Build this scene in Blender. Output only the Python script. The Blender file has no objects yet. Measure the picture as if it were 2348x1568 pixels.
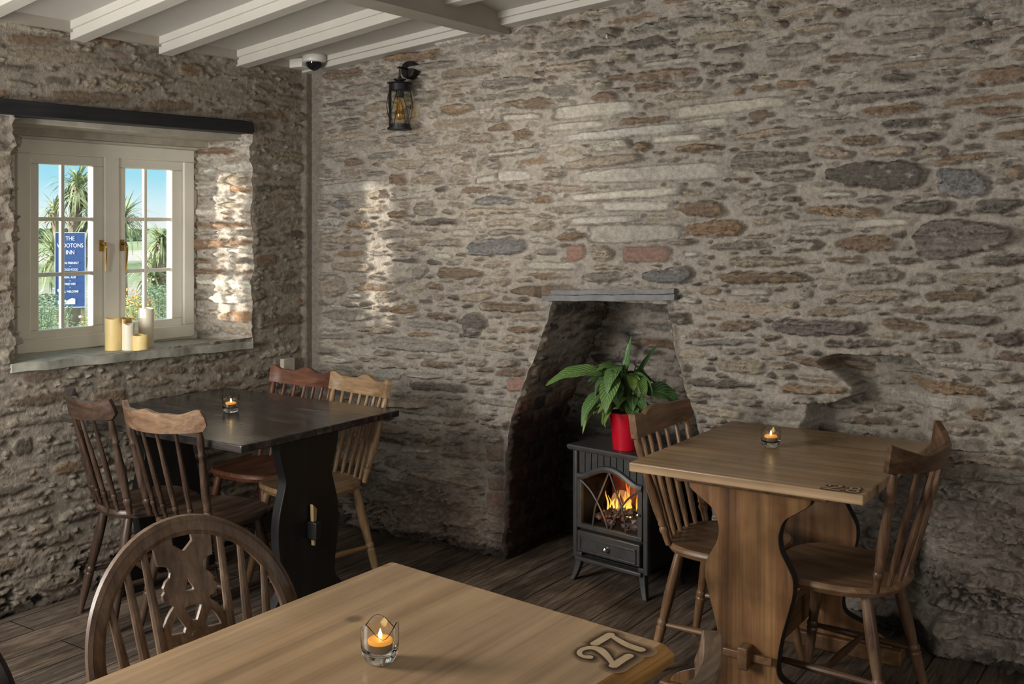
import bpy, bmesh, math, random
import numpy as np
from mathutils import Vector, Matrix
R = math.radians
random.seed(11)
scene = bpy.context.scene
col = scene.collection

# ------------------------------------------------------------------ helpers
def link(o, parent=None):
    col.objects.link(o)
    if parent is not None: o.parent = parent
    return o

def tag(o, label=None, cat=None, group=None, kind=None):
    if label: o['label'] = label
    if cat: o['category'] = cat
    if group: o['group'] = group
    if kind: o['kind'] = kind
    return o

def thing(name, loc=(0,0,0), rz=0.0, label=None, cat=None, group=None, kind=None):
    o = bpy.data.objects.new(name, None)
    o.location = loc; o.rotation_euler = (0,0,rz); o.empty_display_size = .1
    link(o); return tag(o, label, cat, group, kind)

def obj(name, bm, mat, parent=None, smooth=35, bevel=0, label=None):
    me = bpy.data.meshes.new(name)
    bmesh.ops.recalc_face_normals(bm, faces=bm.faces)
    bm.to_mesh(me); bm.free()
    mats = mat if isinstance(mat, (list, tuple)) else [mat]
    for m in mats: me.materials.append(m)
    if smooth:
        me.shade_smooth(); me.set_sharp_from_angle(angle=R(smooth))
    o = bpy.data.objects.new(name, me); link(o, parent)
    if bevel:
        b = o.modifiers.new('bevel', 'BEVEL'); b.width = bevel; b.segments = 3
        b.limit_method = 'ANGLE'; b.angle_limit = R(40)
    if label: o['label'] = label
    return o

def box(bm, x0, x1, y0, y1, z0, z1, M=None, mi=0):
    vs = [Vector((x,y,z)) for z in (z0,z1) for y in (y0,y1) for x in (x0,x1)]
    if M is not None: vs = [M @ v for v in vs]
    v = [bm.verts.new(p) for p in vs]
    for f in ((0,2,3,1),(4,5,7,6),(0,1,5,4),(2,6,7,3),(0,4,6,2),(1,3,7,5)):
        bm.faces.new([v[i] for i in f]).material_index = mi
    return v

def frame_for(d):
    d = d.normalized()
    a = Vector((0,0,1)) if abs(d.z) < .9 else Vector((1,0,0))
    x = a.cross(d).normalized(); y = d.cross(x).normalized()
    return x, y

def rings(bm, rs, caps=True, closed=False):
    vr = [[bm.verts.new(p) for p in r] for r in rs]
    n = len(vr[0]); m = len(vr)
    for i in range(m if closed else m-1):
        a = vr[i]; b = vr[(i+1) % m]
        for j in range(n):
            k = (j+1) % n
            bm.faces.new((a[j], a[k], b[k], b[j]))
    if caps and not closed:
        bm.faces.new(list(reversed(vr[0]))); bm.faces.new(vr[-1])
    return vr

def lathe(bm, p0, p1, prof, n=14):
    """prof: list of (t, r) along p0->p1"""
    p0 = Vector(p0); p1 = Vector(p1); d = p1-p0
    x, y = frame_for(d)
    rs = []
    for t, r in prof:
        c = p0 + d*t
        rs.append([c + (x*math.cos(2*math.pi*j/n) + y*math.sin(2*math.pi*j/n))*max(r,1e-4) for j in range(n)])
    rings(bm, rs)

def tube(bm, pts, r, n=8, closed=False):
    pts = [Vector(p) for p in pts]; rs = []; m = len(pts)
    for i, p in enumerate(pts):
        a = pts[(i-1) % m] if (closed or i > 0) else p
        b = pts[(i+1) % m] if (closed or i < m-1) else p
        x, y = frame_for(b-a)
        rr = r[i] if isinstance(r, (list, tuple)) else r
        rs.append([p + (x*math.cos(2*math.pi*j/n) + y*math.sin(2*math.pi*j/n))*rr for j in range(n)])
    rings(bm, rs, closed=closed)

def prism(bm, pts, th, M, mi_side=0):
    """2D outline pts (a,b) in the plane z=+-th/2 of matrix M"""
    lo = [bm.verts.new(M @ Vector((p[0], p[1], -th/2))) for p in pts]
    hi = [bm.verts.new(M @ Vector((p[0], p[1], th/2))) for p in pts]
    bm.faces.new(list(reversed(lo))); bm.faces.new(hi)
    n = len(pts)
    for i in range(n):
        j = (i+1) % n
        bm.faces.new((lo[i], lo[j], hi[j], hi[i])).material_index = mi_side

def B(): return bmesh.new()

def smoothpath(pts, sub=4, closed=False):
    """Catmull-Rom through 2D/3D points"""
    P = [Vector(p) for p in pts]; n = len(P); out = []
    rng = n if closed else n-1
    for i in range(rng):
        p0 = P[(i-1) % n] if closed or i > 0 else P[i]
        p1 = P[i]; p2 = P[(i+1) % n]
        p3 = P[(i+2) % n] if closed or i+2 < n else p2
        for k in range(sub):
            t = k/sub
            out.append(.5*((2*p1)+(p2-p0)*t+(2*p0-5*p1+4*p2-p3)*t*t+(3*p1-p0-3*p2+p3)*t*t*t))
    if not closed: out.append(P[-1])
    return out

# ------------------------------------------------------------------ materials
def newmat(name):
    m = bpy.data.materials.new(name); m.use_nodes = True
    nt = m.node_tree; bs = nt.nodes['Principled BSDF']
    return m, nt, bs

def N(nt, t, **kw):
    n = nt.nodes.new(t)
    for k, v in kw.items():
        if k in n.inputs: n.inputs[k].default_value = v
        else: setattr(n, k, v)
    return n

def ramp(nt, src, stops):
    r = nt.nodes.new('ShaderNodeValToRGB'); e = r.color_ramp.elements
    while len(e) < len(stops): e.new(.5)
    for i, (p, c) in enumerate(stops):
        e[i].position = p
        e[i].color = (c, c, c, 1) if isinstance(c, (int, float)) else (*c, 1)
    nt.links.new(src, r.inputs['Fac']); return r.outputs['Color']

def mixc(nt, fac, a, b, blend='MIX'):
    m = nt.nodes.new('ShaderNodeMix'); m.data_type = 'RGBA'; m.blend_type = blend
    for s, v in ((m.inputs[0], fac), (m.inputs[6], a), (m.inputs[7], b)):
        if isinstance(v, (int, float)): s.default_value = v
        elif isinstance(v, tuple): s.default_value = (*v, 1)
        else: nt.links.new(v, s)
    return m.outputs[2]

def noise(nt, vec, scale, detail=5, rough=.55, dist=0):
    n = N(nt, 'ShaderNodeTexNoise', Scale=scale, Detail=detail, Roughness=rough, Distortion=dist)
    if vec is not None: nt.links.new(vec, n.inputs['Vector'])
    return n.outputs['Fac']

def mapped(nt, sc, coord='Object', loc=(0,0,0)):
    tc = nt.nodes.new('ShaderNodeTexCoord'); mp = nt.nodes.new('ShaderNodeMapping')
    mp.inputs['Scale'].default_value = sc; mp.inputs['Location'].default_value = loc
    nt.links.new(tc.outputs[coord], mp.inputs['Vector']); return mp.outputs['Vector']

def bump(nt, bs, src, strength=.2, dist=.01):
    b = N(nt, 'ShaderNodeBump', Strength=strength, Distance=dist)
    nt.links.new(src, b.inputs['Height']); nt.links.new(b.outputs['Normal'], bs.inputs['Normal'])

def plain(name, c, rough=.5, metal=0, var=.12, spec=.5, bumpk=0, scale=30):
    m, nt, bs = newmat(name)
    v = mapped(nt, (1,1,1)); n = noise(nt, v, scale, 4)
    k = ramp(nt, n, [(.25, 1-var), (.75, 1+var)])
    c2 = mixc(nt, 1.0, tuple(c), k, 'MULTIPLY'); nt.links.new(c2, bs.inputs['Base Color'])
    bs.inputs['Roughness'].default_value = rough; bs.inputs['Metallic'].default_value = metal
    bs.inputs['Specular IOR Level'].default_value = spec
    if bumpk: bump(nt, bs, n, bumpk, .004)
    return m

def wood(name, d, mid, l, axis='X', scale=1.0, rough=.45, bumpk=.12, patch=.35, wear=None, knots=False, spec=.4, off=(0,0,0)):
    m, nt, bs = newmat(name)
    s = 9*scale
    A = {'X': (s*.09, s, s), 'Y': (s, s*.09, s), 'Z': (s, s, s*.09)}[axis]
    F = {'X': (s*.12, s*7, s*7), 'Y': (s*7, s*.12, s*7), 'Z': (s*7, s*7, s*.12)}[axis]
    v1 = mapped(nt, A, loc=off); v2 = mapped(nt, F, loc=off); v3 = mapped(nt, (1,1,1), loc=off)
    n1 = noise(nt, v1, 1.0, 7, .6, 1.6); n2 = noise(nt, v2, 1.0, 4, .6, .3); n3 = noise(nt, v3, 3.2*scale, 4, .6)
    c = ramp(nt, n1, [(.30, d), (.48, mid), (.70, l)])
    c = mixc(nt, 1.0, c, ramp(nt, n2, [(.28, .62), (.62, 1.1)]), 'MULTIPLY')
    c = mixc(nt, 1.0, c, ramp(nt, n3, [(.3, 1-patch), (.7, 1+patch*.6)]), 'MULTIPLY')
    if knots:
        vo = N(nt, 'ShaderNodeTexVoronoi', Scale=3.1); nt.links.new(mapped(nt, (1,1,.2), loc=(.3,.17,0)), vo.inputs['Vector'])
        kk = ramp(nt, vo.outputs['Distance'], [(.035, 1.0), (.075, 0.0)])
        c = mixc(nt, kk, c, tuple(x*.45 for x in d))
    if wear:
        W = {'X': (3, 45, 45), 'Y': (45, 3, 45), 'Z': (45, 45, 3)}[axis]
        nw = noise(nt, mapped(nt, W), 1.0, 6, .7, .8)
        n4 = noise(nt, v3, 2.0, 3)
        wm = N(nt, 'ShaderNodeMath', operation='MULTIPLY')
        nt.links.new(ramp(nt, nw, [(.52, 0.0), (.66, .9)]), wm.inputs[0])
        nt.links.new(ramp(nt, n4, [(.42, 0.0), (.62, 1.0)]), wm.inputs[1])
        c = mixc(nt, wm.outputs[0], c, wear)
    nt.links.new(c, bs.inputs['Base Color'])
    rr = ramp(nt, n3, [(.3, max(0, rough-.1)), (.7, rough+.12)])
    nt.links.new(rr, bs.inputs['Roughness'])
    bs.inputs['Specular IOR Level'].default_value = spec
    bump(nt, bs, n2, bumpk, .002)
    return m

def emis(name, c, s):
    m, nt, bs = newmat(name)
    bs.inputs['Base Color'].default_value = (*c, 1)
    bs.inputs['Emission Color'].default_value = (*c, 1); bs.inputs['Emission Strength'].default_value = s
    return m

def thin_glass(name, tint=(1,1,1), refl=.08):
    m = bpy.data.materials.new(name); m.use_nodes = True; nt = m.node_tree; nt.nodes.clear()
    o = nt.nodes.new('ShaderNodeOutputMaterial'); mx = nt.nodes.new('ShaderNodeMixShader')
    t = nt.nodes.new('ShaderNodeBsdfTransparent'); g = N(nt, 'ShaderNodeBsdfGlossy', Roughness=.02)
    t.inputs['Color'].default_value = (*tint, 1)
    lw = N(nt, 'ShaderNodeLayerWeight', Blend=.25)
    mm = N(nt, 'ShaderNodeMath', operation='MULTIPLY_ADD'); mm.inputs[1].default_value = .2; mm.inputs[2].default_value = refl
    nt.links.new(lw.outputs['Facing'], mm.inputs[0]); nt.links.new(mm.outputs[0], mx.inputs['Fac'])
    nt.links.new(t.outputs[0], mx.inputs[1]); nt.links.new(g.outputs[0], mx.inputs[2]); nt.links.new(mx.outputs[0], o.inputs['Surface'])
    return m

M = {}
def stone_mat():
    m, nt, bs = newmat('rubble stone and mortar')
    at = N(nt, 'ShaderNodeAttribute', attribute_name='Col')
    v = mapped(nt, (1,1,1)); n = noise(nt, v, 55, 8, .65); n2 = noise(nt, v, 210, 4, .6)
    c = mixc(nt, 1.0, at.outputs['Color'], ramp(nt, n, [(.3, .72), (.7, 1.22)]), 'MULTIPLY')
    c = mixc(nt, 1.0, c, ramp(nt, n2, [(.3, .82), (.7, 1.15)]), 'MULTIPLY')
    nt.links.new(c, bs.inputs['Base Color']); bs.inputs['Roughness'].default_value = .92
    bs.inputs['Specular IOR Level'].default_value = .2
    ad = N(nt, 'ShaderNodeMath', operation='MULTIPLY_ADD'); ad.inputs[1].default_value = .35
    nt.links.new(n2, ad.inputs[0]); nt.links.new(n, ad.inputs[2])
    bump(nt, bs, ad.outputs[0], .8, .008)
    return m
M['stone'] = stone_mat()
M['paint'] = plain('ceiling off white paint', (.43,.41,.365), .55, var=.05, scale=3)
M['beam_paint'] = plain('grey beige beam paint', (.33,.295,.245), .5, var=.08, scale=8)
M['joist_paint'] = plain('cream joist paint', (.49,.465,.41), .4, var=.05, scale=6)
M['window_paint'] = plain('cream window paint', (.84,.81,.71), .38, var=.05, scale=8)
M['lintel_wood'] = wood('blackened oak beam', (.008,.008,.010), (.014,.014,.017), (.026,.025,.027), 'Y', 1, .6)
M['plaster'] = plain('dusty plaster', (.42,.38,.31), .9, var=.2, scale=14, bumpk=.3)
M['slate'] = plain('pale grey slate', (.33,.325,.27), .6, var=.35, scale=22, bumpk=.3)
M['slate_dark'] = plain('blue grey slate', (.145,.145,.148), .6, var=.3, scale=25, bumpk=.3)
M['brass'] = plain('brass', (.48,.31,.09), .25, 1, .1)
M['pane'] = thin_glass('window glass', (1,1,1), .02)
M['oak_top'] = wood('honey oak top', (.24,.14,.065), (.38,.245,.13), (.47,.32,.185), 'X', .6, .34, .05, .32)
M['oak_Z'] = wood('honey oak upright', (.06,.025,.009), (.17,.08,.030), (.29,.155,.062), 'Z', .8, .34, .1, .65)
M['oak_Y'] = wood('honey oak rail', (.07,.034,.014), (.14,.07,.03), (.20,.11,.05), 'Y', .8, .42, .1, .4)
M['pine_top'] = wood('waxed pine top', (.35,.22,.115), (.42,.275,.15), (.48,.33,.19), 'Y', .55, .30, .05, .2, knots=True)
M['pine_edge'] = wood('amber pine edge', (.24,.11,.03), (.40,.20,.055), (.50,.28,.09), 'Y', .8, .28, .05, .15)
M['black_top'] = wood('ebonised table top', (.010,.009,.009), (.022,.019,.018), (.07,.060,.052), 'X', 1.3, .20, .22, .4, wear=(.30,.26,.22), spec=.6)
M['black_wood'] = wood('black painted wood', (.007,.007,.008), (.011,.011,.011), (.017,.016,.015), 'Z', 1, .5, .15)
M['edge_black'] = plain('black stained edge', (.012,.010,.008), .5)
M['pale_peg'] = wood('pale bare wood', (.45,.30,.13), (.55,.38,.18), (.62,.45,.24), 'Z', 1, .5)
def chairwood(n, d, mid, l, rough=.36):
    return {a: wood('%s %s' % (n, a), d, mid, l, a, 1.5, rough, .1, .35) for a in 'XYZ'}
W_DARK = chairwood('dark elm', (.022,.012,.008), (.052,.030,.020), (.10,.064,.043))
W_RED = chairwood('reddish mahogany', (.07,.024,.013), (.15,.06,.032), (.22,.095,.055))
W_LIGHT = chairwood('light beech', (.19,.11,.05), (.29,.18,.09), (.37,.25,.14))
W_OAK = chairwood('brown oak', (.085,.042,.018), (.17,.09,.042), (.25,.145,.075))
W_WALNUT = chairwood('walnut', (.05,.024,.012), (.105,.055,.03), (.17,.10,.055))
W_WHEEL = chairwood('worn brown elm', (.06,.035,.021), (.125,.078,.048), (.20,.135,.09))
W_DARK2 = chairwood('near black elm', (.012,.008,.007), (.024,.017,.014), (.045,.033,.028))
M['iron'] = plain('black iron', (.018,.018,.018), .45, .6, .3, scale=40, bumpk=.1)
M['stove'] = plain('matt charcoal stove enamel', (.055,.054,.052), .42, .3, .25, scale=25)
M['stove_dark'] = plain('black stove inside', (.006,.006,.006), .6)
M['chrome'] = plain('steel', (.5,.48,.45), .25, 1)
M['red'] = plain('glossy red plastic', (.52,.006,.022), .28, 0, .05)
M['soil'] = plain('dark potting soil', (.02,.013,.008), .95, 0, .5, scale=120, bumpk=.5)
M['white_plastic'] = plain('white plastic', (.62,.60,.55), .4, 0, .04)
M['dome'] = plain('smoked dome', (.01,.01,.012), .06)
M['wax_white'] = plain('ivory wax', (.80,.74,.58), .5, 0, .08, scale=12)
M['wax_gold'] = plain('golden wax', (.78,.60,.26), .5, 0, .1, scale=12)
M['wax_amber'] = plain('amber wax', (.50,.30,.10), .5, 0, .15, scale=12)
for k in ('wax_white','wax_gold','wax_amber'):
    bs = M[k].node_tree.nodes['Principled BSDF']
    bs.inputs['Subsurface Weight'].default_value = .35; bs.inputs['Subsurface Radius'].default_value = (.03,.018,.008)
M['orange_wax'] = emis('glowing orange wax', (.9,.36,.05), .55)
M['flame'] = emis('candle flame', (1.0,.72,.25), 7)
M['foil'] = plain('tealight cup', (.26,.17,.10), .4)
def glass_mat():
    m, nt, bs = newmat('clear glass')
    bs.inputs['Base Color'].default_value = (.97,.99,.98,1); bs.inputs['Roughness'].default_value = .03
    bs.inputs['IOR'].default_value = 1.45; bs.inputs['Transmission Weight'].default_value = 1
    return m
M['glass'] = glass_mat()
M['bulb'] = thin_glass('amber bulb glass', (.95,.78,.42), .06)
M['lamp_glass'] = thin_glass('lantern glass', (.92,.90,.85), .03)
M['filament'] = plain('filament', (.5,.3,.08), .4, .5)
M['burn'] = plain('burnt brown', (.05,.024,.010), .6, var=.3, scale=60)
M['burn2'] = plain('scorched brown', (.12,.062,.026), .55, var=.3, scale=60)
M['burn3'] = plain('toasted wood', (.22,.125,.055), .5, var=.25, scale=60)
M['digit'] = plain('bare pine digit', (.52,.38,.23), .5, var=.15, scale=40)
M['digit28'] = plain('bare oak digit', (.42,.29,.17), .5, var=.15, scale=40)
STONES_Y = [
(-2.261,2.04,0.202,0.029,-0.002,"W"),(-2.357,1.976,0.156,0.0171,0.01,"W"),(-2.127,1.934,0.307,0.019,0.031,"W"),(-2.024,1.98,0.128,0.0164,0,"B"),
(-1.636,2.014,0.245,0.0245,0.029,"P"),(-1.865,1.9,0.118,0.0161,0.034,"W"),(-1.712,1.956,0.075,0.0158,0.067,"P"),(-2.006,1.756,0.345,0.0327,0.042,"P"),
(-2.121,1.671,0.27,0.019,0.03,"W"),(-2.06,1.621,0.169,0.0212,0.018,"W"),(-2.22,1.562,0.164,0.0168,0.043,"W"),(-2.063,1.506,0.22,0.0377,0.039,"P"),
(-2.353,1.416,0.047,0.0366,0.064,"R"),(-2.22,1.416,0.058,0.0312,0.017,"T"),(-2.012,1.418,0.118,0.0351,0.025,"R"),(-2.474,1.358,0.14,0.0173,0.014,"W"),
(-2.194,1.357,0.085,0.0105,-0.006,"T"),(-1.8,1.422,0.033,0.0114,0.015,"W"),(-2.001,2.167,0.229,0.021,-0.015,"B"),(-1.977,2.122,0.116,0.0186,-0.013,"B"),
(-2.205,2.093,0.069,0.0192,0.007,"B"),(-1.799,2.127,0.037,0.0205,-0.014,"G"),(-1.901,2.218,0.129,0.0115,0.004,"P"),(-1.503,2.08,0.05,0.011,-0.07,"O"),
(-1.363,2.086,0.086,0.0129,-0.046,"O"),(-1.139,2.169,0.138,0.0146,-0.014,"B"),(-0.99,2.079,0.067,0.0143,-0.045,"D"),(-0.996,1.965,0.127,0.0184,0.02,"O"),
(-0.647,1.942,0.084,0.0174,-0.012,"B"),(-1.48,1.797,0.167,0.0327,-0.021,"G"),(-1.414,1.732,0.112,0.0195,0.013,"G"),(-1.071,1.728,0.19,0.0495,-0.026,"D"),
(-0.754,1.69,0.088,0.0492,0,"N"),(-1.478,1.672,0.123,0.0218,0.094,"G"),(-1.185,1.595,0.157,0.0189,-0.048,"O"),(-1.484,1.601,0.107,0.0175,0.052,"G"),
(-1.756,1.607,0.11,0.0317,0.014,"B"),(-1.706,1.526,0.13,0.0315,0.058,"O"),(-0.901,1.605,0.111,0.0221,0.009,"D"),(-0.639,1.609,0.078,0.0232,0.045,"D"),
(-1.033,1.55,0.11,0.0164,0.036,"P"),(-1.274,1.548,0.09,0.0106,0.022,"P"),(-1.104,1.472,0.122,0.029,0.078,"B"),(-0.763,1.496,0.172,0.0631,-0.015,"V"),
(-1.607,1.457,0.136,0.0155,0.044,"G"),(-1.484,1.397,0.163,0.0218,0.046,"T"),(-1.181,1.412,0.087,0.0126,0.023,"O"),(-1.06,1.353,0.099,0.0288,0.071,"G"),
(-0.708,1.353,0.142,0.0235,0.042,"T"),(-1.919,1.331,0.127,0.0324,0.012,"N"),(-2.23,1.315,0.099,0.0217,0.03,"G"),(-1.069,1.28,0.157,0.0227,0.051,"T"),
(-0.792,1.291,0.112,0.0198,0.054,"B"),(-1.543,1.276,0.085,0.0154,0.047,"P"),(-1.286,1.151,0.176,0.0319,0.054,"V"),(-1.596,1.14,0.094,0.02,0.128,"B"),
(-0.75,1.204,0.115,0.0157,0.052,"D"),(-0.61,1.146,0.049,0.0231,0.061,"V"),(-0.923,1.234,0.114,0.0121,0.066,"B"),(-1.647,1.07,0.145,0.0098,0.11,"N"),
(-1.131,1.099,0.138,0.0133,0.08,"D"),(-1.591,1.038,0.07,0.0111,0.071,"G"),(-2.599,2.091,0.144,0.0226,-0.045,"B"),(-2.646,2.032,0.097,0.0152,-0.005,"P"),
(-2.635,1.952,0.058,0.0227,0,"B"),(-0.952,1.913,0.101,0.0122,0.005,"D"),(-0.908,1.861,0.074,0.0141,-0.048,"D"),(-1.014,1.812,0.088,0.0184,0.006,"T"),
(-0.865,1.806,0.046,0.016,0.055,"T"),(-0.74,1.78,0.134,0.0138,0.067,"O"),(-0.592,1.727,0.031,0.0211,0.096,"O"),(-1.109,1.857,0.08,0.0187,0.006,"B"),
(-1.215,1.814,0.08,0.0211,-0.062,"T"),(-3.683,1.73,0.206,0.0276,0.022,"P"),(-3.751,1.643,0.067,0.0193,0.022,"N"),(-3.603,1.54,0.104,0.019,-0.062,"O"),
(-3.795,1.216,0.082,0.0474,0.139,"T"),(-2.774,1.439,0.165,0.0385,0.036,"N"),(-2.896,1.077,0.068,0.0527,0.14,"V"),(-3.258,0.956,0.274,0.0305,0.027,"G"),
(-2.983,1.312,0.15,0.0256,0.013,"B"),(-3.216,1.312,0.052,0.0263,0.105,"G"),(-3.369,1.761,0.065,0.0288,0.046,"B"),(-3.189,1.757,0.101,0.0202,0.02,"T"),
(-2.829,1.752,0.062,0.0174,0.04,"P"),(-2.675,1.764,0.092,0.0267,-0.027,"P"),(-2.764,1.651,0.135,0.0173,0.015,"N"),(-3.534,1.224,0.133,0.0168,0.064,"O"),
(-3.418,1.181,0.103,0.0228,0.058,"T"),(-3.324,1.127,0.093,0.0205,0.112,"O"),(-3.096,1.102,0.088,0.018,0.028,"B"),(-2.703,0.863,0.102,0.0172,0.083,"B"),
(-2.67,0.812,0.05,0.0304,0.09,"R"),(-2.632,1.064,0.093,0.0152,0.075,"O"),(-3.109,0.869,0.101,0.018,0.059,"B"),(-2.896,0.893,0.063,0.0195,0.111,"T"),
(-3.2,1.614,0.073,0.0343,0.021,"G"),(-3.008,0.839,0.03,0.0119,0.067,"G"),(-2.969,1.503,0.059,0.0158,0.008,"P"),(-2.813,0.561,0.075,0.0284,0.119,"G"),
(-2.782,0.487,0.05,0.0385,0.129,"Q"),(-2.779,0.411,0.047,0.0283,0.127,"G"),(-2.779,0.345,0.047,0.0308,0.137,"Q"),(-2.78,0.271,0.048,0.0334,0.123,"R"),
(-2.782,0.215,0.044,0.0231,0.158,"Q"),(-2.776,0.149,0.05,0.0359,0.157,"P"),(-2.769,0.069,0.044,0.0359,0.169,"Q"),]
STONES_X = [
(2.673,2.08,0.193,0.0246,0.057,"B"),(3.08,2.079,0.13,0.022,0.073,"O"),(3.617,2.082,0.181,0.0169,0.058,"B"),(3.657,2.022,0.048,0.0291,-0.031,"N"),
(3.765,0.835,0.06,0.0222,-0.108,"G"),(3.654,1.367,0.077,0.0267,-0.091,"O"),(3.091,0.884,0.086,0.0177,-0.116,"B"),(3.407,0.852,0.083,0.0186,-0.06,"B"),
(2.46,0.929,0.097,0.0177,-0.077,"B"),(3.207,2.259,0.075,0.0303,-3.021,"O"),(2.525,2.132,0.068,0.0161,0.029,"D"),(2.442,2.284,0.141,0.0211,0.106,"O"),
(2.515,2.232,0.232,0.0231,0.086,"T"),(2.67,2.077,0.185,0.0183,0.016,"B"),(3.074,2.08,0.119,0.0237,0.05,"B"),(3.705,2.1,0.073,0.0175,0.027,"O"),
(2.378,0.663,0.041,0.0347,-0.073,"D"),]
# ------------------------------------------------------------------ stone walls
_T = {}
def vnoise(x, y, seed):
    if seed not in _T: _T[seed] = np.random.RandomState(seed).rand(256, 256).astype(np.float32)*2-1
    T = _T[seed]
    xi = np.floor(x).astype(int); yi = np.floor(y).astype(int)
    fx = x-xi; fy = y-yi; fx = fx*fx*(3-2*fx); fy = fy*fy*(3-2*fy)
    a = T[yi & 255, xi & 255]; b = T[yi & 255, (xi+1) & 255]; c = T[(yi+1) & 255, xi & 255]; d = T[(yi+1) & 255, (xi+1) & 255]
    return (a*(1-fx)+b*fx)*(1-fy)+(c*(1-fx)+d*fx)*fy
def fbm(U, V, su, sv, seed, o=4):
    t = 0; k = 1; s = 0
    for i in range(o):
        t = t+k*vnoise(U/su*2**i+7.3*i, V/sv*2**i+3.1*i, seed+i); s += k; k *= .55
    return t/s
def sm(x): x = np.clip(x, 0, 1); return x*x*(3-2*x)

PAL = {'W': (.53,.495,.425), 'P': (.455,.415,.35), 'T': (.33,.27,.20), 'G': (.25,.22,.18), 'B': (.19,.128,.082),
       'O': (.25,.16,.09), 'R': (.29,.165,.125), 'Q': (.23,.155,.12), 'D': (.11,.094,.078), 'V': (.155,.125,.11), 'N': (.185,.18,.175)}
MORTAR = np.array((.365,.325,.272))

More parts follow.
